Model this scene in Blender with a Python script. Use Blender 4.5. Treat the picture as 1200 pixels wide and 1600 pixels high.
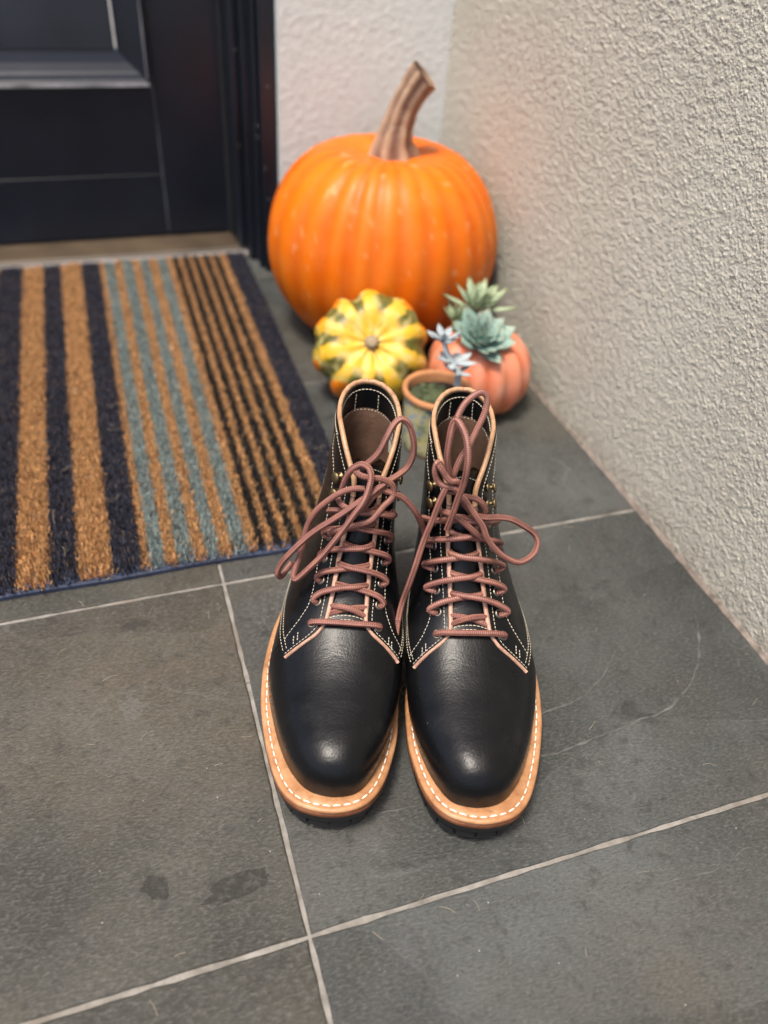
import bpy, math, random
import numpy as np
from mathutils import Matrix, Vector, noise as mnoise

# ------------------------------------------------------------------ clear
for o in list(bpy.data.objects):
    bpy.data.objects.remove(o, do_unlink=True)
SC = bpy.context.scene
COL = SC.collection
random.seed(4)
RNG = np.random.default_rng(7)

# ------------------------------------------------------------------ camera
CAM_H = 0.55
F_PX = 1255.77
CAM_R = np.array([[0.9485, -0.3108, 0.0615], [-0.1565, -0.6283, -0.7620], [0.2755, 0.7132, -0.6446]])
u_, s_, v_ = np.linalg.svd(CAM_R)
CAM_R = u_ @ v_
CAM_C = np.array([0, 0, CAM_H])
cam = bpy.data.cameras.new('camera')
cam.sensor_fit = 'VERTICAL'
cam.sensor_height = 24.0
cam.sensor_width = 18.0
cam.lens = F_PX / 1600 * 24.0
cam.clip_start = 0.02
cam.clip_end = 200
cam.dof.use_dof = True
cam.dof.focus_distance = 0.605
cam.dof.aperture_fstop = 2.1
cam_o = bpy.data.objects.new('camera', cam)
COL.objects.link(cam_o)
m = Matrix.Identity(4)
for i in range(3):
    m[i][0] = CAM_R[0][i]
    m[i][1] = -CAM_R[1][i]
    m[i][2] = -CAM_R[2][i]
    m[i][3] = CAM_C[i]
cam_o.matrix_world = m
SC.camera = cam_o

# ------------------------------------------------------------------ sky, sun, exposure
SUN_DIR = Vector((-0.28, -0.17, 1.0)).normalized()     # towards the sun
SUN_EL = math.asin(SUN_DIR.z)
SUN_AZ = math.atan2(SUN_DIR.x, SUN_DIR.y)
W = bpy.data.worlds.new('World')
SC.world = W
W.use_nodes = True
wn = W.node_tree.nodes
wl = W.node_tree.links
wn.clear()
sky = wn.new('ShaderNodeTexSky')
sky.sky_type = 'NISHITA'
sky.sun_disc = False
sky.sun_elevation = SUN_EL
sky.sun_rotation = SUN_AZ
sky.air_density = 0.7
sky.dust_density = 4.5
sky.ozone_density = 0.6
bg = wn.new('ShaderNodeBackground')
bg.inputs['Strength'].default_value = 0.10
wo = wn.new('ShaderNodeOutputWorld')
wl.new(sky.outputs[0], bg.inputs[0])
wl.new(bg.outputs[0], wo.inputs[0])
sun = bpy.data.lights.new('sun', 'SUN')
sun.energy = 1.5
sun.angle = math.radians(11)
sun.color = (1.0, 0.93, 0.82)
sun_o = bpy.data.objects.new('sun', sun)
COL.objects.link(sun_o)
sun_o.rotation_euler = (-SUN_DIR).to_track_quat('-Z', 'Y').to_euler()
vs = SC.view_settings
vs.view_transform = 'Standard'
vs.look = 'None'
vs.gamma = 1.0
vs.exposure = 1.3
SC.render.engine = 'CYCLES'
SC.cycles.use_denoising = True
SC.cycles.max_bounces = 4
SC.cycles.diffuse_bounces = 1
SC.cycles.glossy_bounces = 2
SC.cycles.caustics_reflective = False
SC.cycles.caustics_refractive = False
SC.render.resolution_x = 768
SC.render.resolution_y = 1024


# ------------------------------------------------------------------ helpers
def atz(px, py, z):
    d = CAM_R.T @ np.array([(px - 600) / F_PX, (py - 800) / F_PX, 1.0])
    return CAM_C + d * ((z - CAM_H) / d[2])


def atd(px, py, depth):
    return CAM_C + CAM_R.T @ np.array([(px - 600) / F_PX, (py - 800) / F_PX, 1.0]) * depth


def lin(r, g, b):
    f = lambda c: (c / 255 / 12.92) if c / 255 <= 0.04045 else ((c / 255 + 0.055) / 1.055) ** 2.4
    return (f(r), f(g), f(b), 1.0)


class NT:
    """tiny node-tree helper"""

    def __init__(self, name):
        self.m = bpy.data.materials.new(name)
        self.m.use_nodes = True
        self.n = self.m.node_tree.nodes
        self.l = self.m.node_tree.links
        self.b = self.n['Principled BSDF']

    def new(self, t, **kw):
        n = self.n.new(t)
        for k, v in kw.items():
            if k in n.inputs.keys():
                n.inputs[k].default_value = v
            else:
                setattr(n, k, v)
        return n

    def link(self, a, b):
        self.l.new(a, b)
        return b

    def coord(self, which='Object'):
        if not hasattr(self, '_tc'):
            self._tc = self.new('ShaderNodeTexCoord')
        return self._tc.outputs[which]

    def mapping(self, src, scale=(1, 1, 1), loc=(0, 0, 0), rot=(0, 0, 0)):
        mp = self.new('ShaderNodeMapping')
        mp.inputs['Scale'].default_value = scale
        mp.inputs['Location'].default_value = loc
        mp.inputs['Rotation'].default_value = rot
        self.link(src, mp.inputs[0])
        return mp.outputs[0]

    def noise(self, vec, scale, detail=4, rough=0.55, dist=0.0):
        n = self.new('ShaderNodeTexNoise')
        n.inputs['Scale'].default_value = scale
        n.inputs['Detail'].default_value = detail
        n.inputs['Roughness'].default_value = rough
        n.inputs['Distortion'].default_value = dist
        self.link(vec, n.inputs['Vector'])
        return n.outputs[0]

    def ramp(self, fac, stops, interp='LINEAR'):
        r = self.new('ShaderNodeValToRGB')
        r.color_ramp.interpolation = interp
        e = r.color_ramp.elements
        while len(e) > 1:
            e.remove(e[-1])
        e[0].position = stops[0][0]
        e[0].color = tup(stops[0][1])
        for p, c in stops[1:]:
            k = e.new(p)
            k.color = tup(c)
        self.link(fac, r.inputs[0])
        return r.outputs[0]

    def math(self, op, a, b=None, c=None, clamp=False):
        n = self.new('ShaderNodeMath', operation=op)
        n.use_clamp = clamp
        for i, x in enumerate((a, b, c)):
            if x is None:
                continue
            if isinstance(x, (int, float)):
                n.inputs[i].default_value = x
            else:
                self.link(x, n.inputs[i])
        return n.outputs[0]

    def mix(self, fac, a, b, blend='MIX'):
        n = self.new('ShaderNodeMix', data_type='RGBA')
        n.blend_type = blend
        for sock, x in ((n.inputs[0], fac), (n.inputs[6], a), (n.inputs[7], b)):
            if isinstance(x, (int, float)):
                sock.default_value = x
            elif isinstance(x, (tuple, list)):
                sock.default_value = tup(x)
            else:
                self.link(x, sock)
        return n.outputs[2]

    def bump(self, height, strength=0.5, dist=0.001, normal=None):
        n = self.new('ShaderNodeBump')
        n.inputs['Strength'].default_value = strength
        n.inputs['Distance'].default_value = dist
        self.link(height, n.inputs['Height'])
        if normal is not None:
            self.link(normal, n.inputs['Normal'])
        return n.outputs[0]

    def set(self, color=None, rough=None, normal=None, **kw):
        for nm, x in (('Base Color', color), ('Roughness', rough), ('Normal', normal)):
            if x is None:
                continue
            if isinstance(x, (int, float)):
                self.b.inputs[nm].default_value = x
            elif isinstance(x, (tuple, list)):
                self.b.inputs[nm].default_value = tup(x)
            else:
                self.link(x, self.b.inputs[nm])
        for k, x in kw.items():
            k = k.replace('_', ' ')
            if isinstance(x, (int, float, tuple, list)):
                self.b.inputs[k].default_value = x
            else:
                self.link(x, self.b.inputs[k])
        return self.m


def tup(c):
    if isinstance(c, (int, float)):
        return (c, c, c, 1)
    return tuple(c) if len(c) == 4 else tuple(c) + (1.0,)


def mesh_obj(name, verts, faces, mat, parent=None, smooth=True, uvs=None, cols=None):
    me = bpy.data.meshes.new(name)
    verts = np.asarray(verts, dtype=np.float64)
    if isinstance(faces, np.ndarray):
        k = faces.shape[1]
        nf = len(faces)
        me.vertices.add(len(verts))
        me.vertices.foreach_set('co', verts.astype(np.float32).ravel())
        me.loops.add(nf * k)
        me.loops.foreach_set('vertex_index', faces.astype(np.int32).ravel())
        me.polygons.add(nf)
        me.polygons.foreach_set('loop_start', np.arange(0, nf * k, k, dtype=np.int32))
        me.polygons.foreach_set('loop_total', np.full(nf, k, dtype=np.int32))
        me.update(calc_edges=True)
    else:
        me.from_pydata([tuple(v) for v in verts], [], faces)
        me.update()
    me.polygons.foreach_set('use_smooth', [smooth] * len(me.polygons))
    if uvs is not None:
        ul = me.uv_layers.new(name='UVMap')
        vi = np.zeros(len(me.loops), dtype=np.int32)
        me.loops.foreach_get('vertex_index', vi)
        ul.data.foreach_set('uv', np.asarray(uvs, dtype=np.float32)[vi].ravel())
    if cols is not None:
        ca = me.color_attributes.new(name='tint', type='FLOAT_COLOR', domain='POINT')
        c4 = np.ones((len(verts), 4), dtype=np.float32)
        c4[:, :3] = cols
        ca.data.foreach_set('color', c4.ravel())
    if mat:
        me.materials.append(mat)
    o = bpy.data.objects.new(name, me)
    COL.objects.link(o)
    if parent:
        o.parent = parent
    return o


def empty(name, loc=(0, 0, 0), rz=0.0, label=None, cat=None, group=None, kind=None):
    o = bpy.data.objects.new(name, None)
    o.empty_display_size = 0.02
    COL.objects.link(o)
    o.location = loc
    o.rotation_euler = (0, 0, rz)
    return tag(o, label, cat, group, kind)


def tag(o, label=None, cat=None, group=None, kind=None):
    if label:
        o['label'] = label
    if cat:
        o['category'] = cat
    if group:
        o['group'] = group
    if kind:
        o['kind'] = kind
    return o


def grid_faces(nu, nv, closed_v=False, closed_u=False):
    iu = np.arange(nu if closed_u else nu - 1)
    iv = np.arange(nv if closed_v else nv - 1)
    a, b = np.meshgrid(iu, iv, indexing='ij')
    a2 = (a + 1) % nu
    b2 = (b + 1) % nv
    return np.stack([a * nv + b, a2 * nv + b, a2 * nv + b2, a * nv + b2], -1).reshape(-1, 4)


class MB:
    """collects pieces of one part"""

    def __init__(self):
        self.v = []
        self.f = []
        self.uv = []

    def add(self, v, f, uv=None):
        n = sum(len(x) for x in self.v)
        self.v.append(np.asarray(v, float))
        if uv is not None:
            self.uv.append(np.asarray(uv, float))
        self.f += [tuple(int(i) + n for i in q) for q in f]

    def box(self, x0, x1, y0, y1, z0, z1, bev=0.0):
        if bev <= 0:
            v = [(x, y, z) for x in (x0, x1) for y in (y0, y1) for z in (z0, z1)]
            self.add(v, [(0, 1, 3, 2), (4, 6, 7, 5), (0, 4, 5, 1), (2, 3, 7, 6), (0, 2, 6, 4), (1, 5, 7, 3)])
            return
        # chamfered box
        vs, idx = [], {}
        X, Y, Z = (x0, x1), (y0, y1), (z0, z1)
        for i in (0, 1):
            for j in (0, 1):
                for k in (0, 1):
                    sx, sy, sz = (1, -1)[i], (1, -1)[j], (1, -1)[k]
                    idx[i, j, k, 0] = len(vs); vs.append((X[i], Y[j] + sy * bev, Z[k] + sz * bev))
                    idx[i, j, k, 1] = len(vs); vs.append((X[i] + sx * bev, Y[j], Z[k] + sz * bev))
                    idx[i, j, k, 2] = len(vs); vs.append((X[i] + sx * bev, Y[j] + sy * bev, Z[k]))
        fs = []
        for i in (0, 1):
            fs.append((idx[i, 0, 0, 0], idx[i, 1, 0, 0], idx[i, 1, 1, 0], idx[i, 0, 1, 0]))
            fs.append((idx[0, i, 0, 1], idx[1, i, 0, 1], idx[1, i, 1, 1], idx[0, i, 1, 1]))
            fs.append((idx[0, 0, i, 2], idx[1, 0, i, 2], idx[1, 1, i, 2], idx[0, 1, i, 2]))
        for i in (0, 1):
            for j in (0, 1):
                fs.append((idx[i, j, 0, 0], idx[i, j, 1, 0], idx[i, j, 1, 1], idx[i, j, 0, 1]))
                fs.append((idx[i, 0, j, 0], idx[i, 1, j, 0], idx[i, 1, j, 2], idx[i, 0, j, 2]))
                fs.append((idx[0, i, j, 1], idx[1, i, j, 1], idx[1, i, j, 2], idx[0, i, j, 2]))
                for k in (0, 1):
                    fs.append((idx[i, j, k, 0], idx[i, j, k, 1], idx[i, j, k, 2]))
        self.add(vs, fs)

    def build(self, name, mat, parent=None, smooth=False):
        v = np.concatenate(self.v)
        uv = np.concatenate(self.uv) if self.uv and sum(len(x) for x in self.uv) == len(v) else None
        return mesh_obj(name, v, self.f, mat, parent, smooth, uvs=uv)


def resample(pts, step=None, n=None, closed=False):
    """Catmull-Rom through pts, resampled evenly"""
    P = np.asarray(pts, float)
    K = len(P)
    dense = []
    rng = range(K) if closed else range(K - 1)
    for i in rng:
        p1, p2 = P[i], P[(i + 1) % K]
        p0 = P[i - 1] if (closed or i > 0) else 2 * p1 - p2
        p3 = P[(i + 2) % K] if (closed or i + 2 < K) else 2 * p2 - p1
        t = np.linspace(0, 1, 16, endpoint=False)[:, None]
        dense.append(0.5 * ((2 * p1) + (-p0 + p2) * t + (2 * p0 - 5 * p1 + 4 * p2 - p3) * t ** 2 + (-p0 + 3 * p1 - 3 * p2 + p3) * t ** 3))
    D = np.concatenate(dense + ([P[:1]] if closed else [P[-1:]]))
    L = np.concatenate([[0], np.cumsum(np.linalg.norm(np.diff(D, axis=0), axis=1))])
    if n is None:
        n = max(3, int(L[-1] / step) + 1)
    q = np.linspace(0, L[-1], n, endpoint=not closed)
    return np.stack([np.interp(q, L, D[:, i]) for i in range(D.shape[1])], 1)


def tube(pts, r, sides=10, cap=True, up=None):
    """swept round tube; returns verts, quads, uvs (metres along, turns around)"""
    P = np.asarray(pts, float)
    n = len(P)
    T = np.gradient(P, axis=0)
    T /= np.linalg.norm(T, axis=1)[:, None] + 1e-12
    nrm = np.cross(T[0], (0.3, 0.5, 0.8) if up is None else up)
    nrm /= np.linalg.norm(nrm)
    N = [nrm]
    for i in range(1, n):
        x = N[-1] - T[i] * (N[-1] @ T[i])
        N.append(x / (np.linalg.norm(x) + 1e-12))
    N = np.array(N)
    Bn = np.cross(T, N)
    R = np.broadcast_to(np.asarray(r, float), (n,))
    a = np.linspace(0, 2 * np.pi, sides, endpoint=False)
    V = P[:, None, :] + R[:, None, None] * (np.cos(a)[None, :, None] * N[:, None, :] + np.sin(a)[None, :, None] * Bn[:, None, :])
    L = np.concatenate([[0], np.cumsum(np.linalg.norm(np.diff(P, axis=0), axis=1))])
    uv = np.stack(np.broadcast_arrays(L[:, None], (a / (2 * np.pi))[None, :]), -1).reshape(-1, 2)
    F = [tuple(q) for q in grid_faces(n, sides, closed_v=True)]
    V = V.reshape(-1, 3)
    if cap:
        F += [tuple(range(sides - 1, -1, -1)), tuple(range((n - 1) * sides, n * sides))]
    return V, F, uv


def lathe(prof, sides=32, mod=None):
    """prof: list of (r,z); returns verts, faces"""
    a = np.linspace(0, 2 * np.pi, sides, endpoint=False)
    V = []
    for r, z in prof:
        V += [(r * math.cos(t), r * math.sin(t), z) for t in a]
    return np.array(V), [tuple(q) for q in grid_faces(len(prof), sides, closed_v=True)]


def pchip(xs, ys):
    xs = np.array(xs, float); ys = np.array(ys, float)
    h = np.diff(xs); d = np.diff(ys) / h
    mm = np.zeros(len(xs)); mm[0] = d[0]; mm[-1] = d[-1]
    for i in range(1, len(xs) - 1):
        if d[i - 1] * d[i] > 0:
            w1 = 2 * h[i] + h[i - 1]; w2 = h[i] + 2 * h[i - 1]
            mm[i] = (w1 + w2) / (w1 / d[i - 1] + w2 / d[i])

    def f(x):
        x = np.clip(np.asarray(x, float), xs[0], xs[-1])
        i = np.clip(np.searchsorted(xs, x, side='right') - 1, 0, len(xs) - 2)
        t = (x - xs[i]) / h[i]
        return (1 + 2 * t) * (1 - t) ** 2 * ys[i] + t * (1 - t) ** 2 * h[i] * mm[i] + t * t * (3 - 2 * t) * ys[i + 1] + t * t * (t - 1) * h[i] * mm[i + 1]
    return f


def fft_noise(n, px, wl_lo, wl_hi, seed):
    """periodic band-passed random field, n x n samples of size px metres"""
    r = np.random.default_rng(seed).standard_normal((n, n))
    fx = np.fft.fftfreq(n, px)[:, None]
    fy = np.fft.fftfreq(n, px)[None, :]
    k = np.hypot(fx, fy)
    band = np.exp(-(k * wl_lo) ** 2) * (1 - np.exp(-(k * wl_hi) ** 2))
    h = np.real(np.fft.ifft2(np.fft.fft2(r) * band))
    return h / h.std()


def sample_periodic(h, px, a, b):
    n = h.shape[0]
    a = np.asarray(a) / px; b = np.asarray(b) / px
    i = np.floor(a).astype(int); j = np.floor(b).astype(int)
    fa = a - i; fb = b - j
    i0, i1, j0, j1 = i % n, (i + 1) % n, j % n, (j + 1) % n
    return (h[i0, j0] * (1 - fa) * (1 - fb) + h[i1, j0] * fa * (1 - fb) + h[i0, j1] * (1 - fa) * fb + h[i1, j1] * fa * fb)


# ------------------------------------------------------------------ materials
def mat_simple(name, col, rough=0.6, bump_scale=None, bump=0.3, dist=0.0005, var=0.15, **kw):
    t = NT(name)
    c = t.coord()
    n = t.noise(c, (bump_scale or 60) * 0.3, 5)
    lo = tuple(x * (1 - var) for x in col[:3]); hi = tuple(min(1, x * (1 + var)) for x in col[:3])
    color = t.ramp(n, [(0.3, lo), (0.7, hi)])
    nm = t.bump(t.noise(c, bump_scale, 4), bump, dist) if bump_scale else None
    return t.set(color, rough, nm, **kw)


def mat_slate():
    t = NT('slate')
    g = t.new('ShaderNodeNewGeometry')
    oi = t.new('ShaderNodeObjectInfo')
    pos = g.outputs['Position']
    off = t.new('ShaderNodeVectorMath', operation='SCALE')
    off.inputs[0].default_value = (7.3, 3.1, 5.7)
    t.link(oi.outputs['Random'], off.inputs['Scale'])
    add = t.new('ShaderNodeVectorMath', operation='ADD')
    t.link(pos, add.inputs[0]); t.link(off.outputs[0], add.inputs[1])
    p = add.outputs[0]
    # cleft layers: broad terraces of a slow noise, ragged at the edge
    big = t.noise(t.mapping(p, (1, 1.7, 1), rot=(0, 0, 0.5)), 2.4, 2, 0.45, 0.3)
    rag = t.noise(p, 34, 4, 0.6)
    lev = t.math('MULTIPLY', t.math('ADD', big, t.math('MULTIPLY', rag, 0.045)), 7.0)
    fl = t.math('FLOOR', lev)
    fr = t.math('SUBTRACT', lev, fl)
    lip = t.math('MULTIPLY', t.ramp(fr, [(0.0, 1.0), (0.05, 0.0)]), t.ramp(t.noise(p, 7, 3), [(0.45, 0.0), (0.62, 1.0)]))
    wn = t.new('ShaderNodeTexWhiteNoise', noise_dimensions='1D')
    t.link(fl, wn.inputs['W'])
    layer = t.math('MULTIPLY_ADD', wn.outputs['Value'], 0.30, 0.85)
    # fine crisp grain with a faint bedding direction
    gr = t.noise(t.mapping(p, (260, 620, 300), rot=(0, 0, 0.35)), 1.0, 4, 0.7)
    gr2 = t.noise(p, 75, 5, 0.7)
    cloud = t.noise(p, 6.0, 5, 0.62)
    base = t.ramp(cloud, [(0.32, (0.033, 0.034, 0.031)), (0.5, (0.053, 0.054, 0.050)), (0.68, (0.078, 0.079, 0.075))])
    warm = t.ramp(t.noise(p, 3.1, 5, 0.65), [(0.46, 0.0), (0.68, 0.8)])
    base = t.mix(warm, base, (0.076, 0.064, 0.048))
    base = t.mix(1.0, base, oi.outputs['Color'], 'MULTIPLY')
    lc = t.new('ShaderNodeCombineColor')
    for k in range(3):
        t.link(layer, lc.inputs[k])
    base = t.mix(1.0, base, lc.outputs[0], 'MULTIPLY')
    base = t.mix(t.math('MULTIPLY', t.ramp(gr, [(0.50, 0.0), (0.70, 1.0)]), 0.55), base, (0.150, 0.147, 0.138))
    base = t.mix(t.ramp(gr, [(0.28, 0.65), (0.46, 0.0)]), base, (0.017, 0.0175, 0.017))
    base = t.mix(t.ramp(gr2, [(0.32, 0.55), (0.46, 0.0)]), base, (0.022, 0.0225, 0.022))
    base = t.mix(t.math('MULTIPLY', lip, 0.40), base, (0.17, 0.17, 0.165))
    scuff = t.math('MULTIPLY', t.ramp(t.noise(p, 5.5, 4), [(0.58, 0.0), (0.72, 1.0)]), t.ramp(t.noise(p, 210, 4, 0.75), [(0.52, 0.0), (0.66, 1.0)]))
    base = t.mix(t.math('MULTIPLY', scuff, 0.55), base, (0.21, 0.21, 0.205))
    blot = t.ramp(t.noise(p, 13, 4, 0.6), [(0.66, 0.0), (0.70, 0.55)])
    base = t.mix(blot, base, (0.020, 0.020, 0.019))
    vo = t.new('ShaderNodeTexVoronoi', Scale=85.0)
    t.link(p, vo.inputs['Vector'])
    sp = t.math('MULTIPLY', t.math('LESS_THAN', vo.outputs['Distance'], 0.04), t.math('GREATER_THAN', t.noise(p, 23, 2), 0.56))
    base = t.mix(sp, base, (0.38, 0.38, 0.36))
    hh = t.math('ADD', t.math('MULTIPLY', fl, 0.22), t.math('ADD', t.math('MULTIPLY', gr2, 0.7), t.math('MULTIPLY', gr, 0.55)))
    hh = t.math('ADD', hh, t.math('MULTIPLY', big, 2.0))
    nm = t.bump(hh, 0.9, 0.0016)
    rough = t.ramp(gr2, [(0.3, 0.42), (0.7, 0.68)])
    return t.set(base, rough, nm, Specular_IOR_Level=0.30)


def mat_grout():
    t = NT('grout')
    g = t.new('ShaderNodeNewGeometry')
    p = g.outputs['Position']
    n = t.noise(p, 55, 6, 0.65)
    col = t.ramp(n, [(0.25, (0.11, 0.098, 0.083)), (0.5, (0.23, 0.215, 0.192)), (0.75, (0.34, 0.325, 0.30))])
    col = t.mix(t.ramp(t.noise(p, 12, 3), [(0.55, 0.0), (0.7, 0.65)]), col, (0.13, 0.10, 0.075))
    return t.set(col, 0.9, t.bump(t.noise(p, 400, 3), 0.6, 0.001))


def mat_stucco(name, c0, c1, relief):
    t = NT(name)
    g = t.new('ShaderNodeNewGeometry')
    p = g.outputs['Position']
    n = t.noise(p, 6, 5, 0.6)
    col = t.ramp(n, [(0.3, c0), (0.7, c1)])
    dirt = t.ramp(t.noise(p, 90, 4), [(0.25, 0.35), (0.42, 0.0)])
    col = t.mix(dirt, col, tuple(x * 0.72 for x in c0))
    sep = t.new('ShaderNodeSeparateXYZ'); t.link(p, sep.inputs[0])
    splash = t.math('MULTIPLY', t.ramp(sep.outputs['Z'], [(0.0, 1.0), (0.035, 0.0)]), t.ramp(t.noise(p, 35, 4), [(0.35, 0.0), (0.65, 0.7)]))
    col = t.mix(splash, col, (0.27, 0.21, 0.17))
    v1 = t.new('ShaderNodeTexVoronoi', Scale=400.0)
    v1.feature = 'SMOOTH_F1'
    wp = t.new('ShaderNodeVectorMath', operation='ADD')
    nz = t.new('ShaderNodeTexNoise', Scale=160.0)
    t.link(p, nz.inputs['Vector'])
    sc_ = t.new('ShaderNodeVectorMath', operation='SCALE')
    sc_.inputs['Scale'].default_value = 0.004
    t.link(nz.outputs['Color'], sc_.inputs[0])
    t.link(p, wp.inputs[0]); t.link(sc_.outputs[0], wp.inputs[1])
    t.link(wp.outputs[0], v1.inputs['Vector'])
    gate = t.ramp(t.noise(p, 110, 3), [(0.38, 0.15), (0.62, 1.0)])
    gr = t.math('MULTIPLY', t.math('SUBTRACT', 1.0, v1.outputs['Distance']), gate)
    nm = t.bump(t.math('ADD', gr, t.math('MULTIPLY', t.noise(p, 650, 3), 0.35)), relief, 0.0022)
    return t.set(col, 0.9, nm, Specular_IOR_Level=0.3)


def mat_tint(name, rough=0.8, bump_scale=None, bump=0.4, dist=0.0006, **kw):
    t = NT(name)
    a = t.new('ShaderNodeAttribute', attribute_name='tint')
    nm = t.bump(t.noise(t.coord(), bump_scale, 5), bump, dist) if bump_scale else None
    return t.set(a.outputs['Color'], rough, nm, **kw)


def mat_leather():
    t = NT('black_leather')
    c = t.coord()
    n = t.noise(c, 28, 6, 0.6)
    col = t.ramp(n, [(0.3, (0.0034, 0.0036, 0.0042)), (0.55, (0.0052, 0.0055, 0.0064)), (0.8, (0.0145, 0.0148, 0.0155))])
    sc = t.math('MULTIPLY', t.ramp(t.noise(t.mapping(c, (60, 220, 120), rot=(0.3, 0.2, 0.5)), 1.0, 3), [(0.66, 0.0), (0.78, 1.0)]), t.ramp(t.noise(c, 22, 2), [(0.55, 0.0), (0.7, 0.8)]))
    col = t.mix(sc, col, (0.06, 0.06, 0.062))
    dv = t.new('ShaderNodeTexVoronoi', Scale=160.0)
    t.link(c, dv.inputs['Vector'])
    dust = t.math('MULTIPLY', t.math('LESS_THAN', dv.outputs['Distance'], 0.05), t.math('GREATER_THAN', t.noise(c, 40, 2), 0.62))
    col = t.mix(dust, col, (0.16, 0.16, 0.15))
    rough = t.ramp(t.noise(c, 42, 5, 0.65), [(0.25, 0.24), (0.75, 0.37)])
    f = t.noise(c, 620, 3, 0.65)
    w = t.noise(c, 55, 4)
    cr = t.noise(t.mapping(c, (30, 75, 30)), 1.0, 5, 0.6, 0.6)
    nm = t.bump(t.math('ADD', t.math('ADD', t.math('MULTIPLY', f, 0.55), w), t.math('MULTIPLY', cr, 1.2)), 0.26, 0.0011)
    return t.set(col, rough, nm, Specular_IOR_Level=0.27)


def mat_lace():
    t = NT('lace')
    uv = t.coord('UV')
    sep = t.new('ShaderNodeSeparateXYZ'); t.link(uv, sep.inputs[0])
    U, V = sep.outputs['X'], sep.outputs['Y']
    a = t.math('SINE', t.math('ADD', t.math('MULTIPLY', U, 2 * math.pi / 0.0030), t.math('MULTIPLY', V, 2 * math.pi * 3)))
    b = t.math('SINE', t.math('SUBTRACT', t.math('MULTIPLY', U, 2 * math.pi / 0.0030), t.math('MULTIPLY', V, 2 * math.pi * 3)))
    w = t.math('MULTIPLY', a, b)
    rib = t.math('ABSOLUTE', t.math('SINE', t.math('MULTIPLY', V, math.pi * 4)))
    h = t.math('ADD', t.math('MULTIPLY', w, 0.5), t.math('MULTIPLY', rib, 0.6))
    n = t.noise(t.coord(), 70, 4)
    c = t.ramp(n, [(0.3, (0.16, 0.058, 0.044)), (0.55, (0.235, 0.094, 0.072)), (0.75, (0.29, 0.118, 0.072))])
    c = t.mix(t.ramp(w, [(-0.0, 0.0), (0.8, 0.55)]), c, (0.48, 0.27, 0.22))
    c = t.mix(t.ramp(rib, [(0.0, 0.85), (0.34, 0.0)]), c, (0.10, 0.032, 0.028))
    return t.set(c, 0.5, t.bump(h, 0.7, 0.0005), Specular_IOR_Level=0.4)


def mat_welt(name, c0, c1, c2):
    t = NT(name)
    c = t.coord()
    n = t.noise(c, 45, 6, 0.7)
    col = t.ramp(n, [(0.32, c0), (0.5, c1), (0.70, c2)])
    sc = t.ramp(t.noise(t.mapping(c, (90, 90, 900)), 1.0, 3), [(0.6, 0.0), (0.75, 0.45)])
    col = t.mix(sc, col, tuple(x * 0.45 for x in c0))
    return t.set(col, 0.46, t.bump(t.noise(c, 350, 4), 0.25, 0.0006))


M = {}
M['slate'] = mat_slate()
M['grout'] = mat_grout()
M['cleft'] = mat_simple('cleft_edge_slate', (0.088, 0.088, 0.084), 0.75, 220, 0.6, 0.001, 0.55)
M['grout_dirty'] = mat_simple('dirty_mortar', (0.20, 0.165, 0.14), 0.95, 300, 0.7, 0.001, 0.5)
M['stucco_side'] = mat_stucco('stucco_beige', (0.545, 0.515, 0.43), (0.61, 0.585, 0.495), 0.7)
M['stucco_back'] = mat_stucco('stucco_light_in_colour', (0.74, 0.79, 0.755), (0.79, 0.845, 0.805), 0.2)  # same stucco as the side wall, its brighter cooler light put into the colour
def mat_stain():
    t = NT('damp_stain')
    g = t.new('ShaderNodeNewGeometry')
    n = t.noise(g.outputs['Position'], 130, 5, 0.7)
    m_ = t.set(t.ramp(n, [(0.35, (0.024, 0.024, 0.021)), (0.65, (0.040, 0.039, 0.035))]), 0.55, t.bump(n, 0.6, 0.001), Specular_IOR_Level=0.3)
    t.link(t.ramp(n, [(0.38, 0.0), (0.60, 0.7)]), t.b.inputs['Alpha'])
    return m_


M['stain'] = mat_stain()
M['paint_black'] = mat_simple('black_door_paint', (0.0095, 0.0130, 0.0210), 0.34, 25, 0.15, 0.002, 0.3)
M['panel_paint'] = mat_simple('dusty_panel_paint', (0.026, 0.032, 0.045), 0.5, 25, 0.15, 0.002, 0.3)
M['dusty'] = mat_simple('dusty_ledge', (0.26, 0.265, 0.28), 0.8, 80, 0.3, 0.001, 0.5)
M['bronze_sill'] = mat_simple('bronze_threshold', (0.075, 0.054, 0.034), 0.5, 40, 0.2, 0.001, 0.4)
M['alu'] = mat_simple('dull_aluminium', (0.27, 0.25, 0.24), 0.55, 60, 0.2, 0.001, 0.35, Metallic=0.3)
M['chip'] = mat_simple('pale_chip', (0.35, 0.35, 0.33), 0.7)
M['earth'] = mat_simple('concrete_ground', (0.22, 0.21, 0.20), 0.9, 30, 0.4, 0.004)
M['leather'] = mat_leather()
M['lace'] = mat_lace()
M['welt'] = mat_welt('welt_leather', (0.30, 0.130, 0.052), (0.45, 0.225, 0.104), (0.55, 0.315, 0.165))
M['midsole'] = mat_welt('midsole_leather', (0.10, 0.032, 0.014), (0.20, 0.068, 0.028), (0.31, 0.120, 0.050))
M['edge'] = mat_welt('raw_edge_leather', (0.30, 0.155, 0.105), (0.46, 0.265, 0.185), (0.54, 0.34, 0.25))
M['collar_edge'] = mat_welt('collar_edge_leather', (0.32, 0.165, 0.085), (0.46, 0.265, 0.145), (0.54, 0.335, 0.20))
M['rubber'] = mat_simple('black_rubber', (0.016, 0.016, 0.017), 0.6, 120, 0.3, 0.0006)
M['lining'] = mat_simple('brown_lining', (0.15, 0.085, 0.055), 0.75, 260, 0.6, 0.0008, 0.3)
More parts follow.
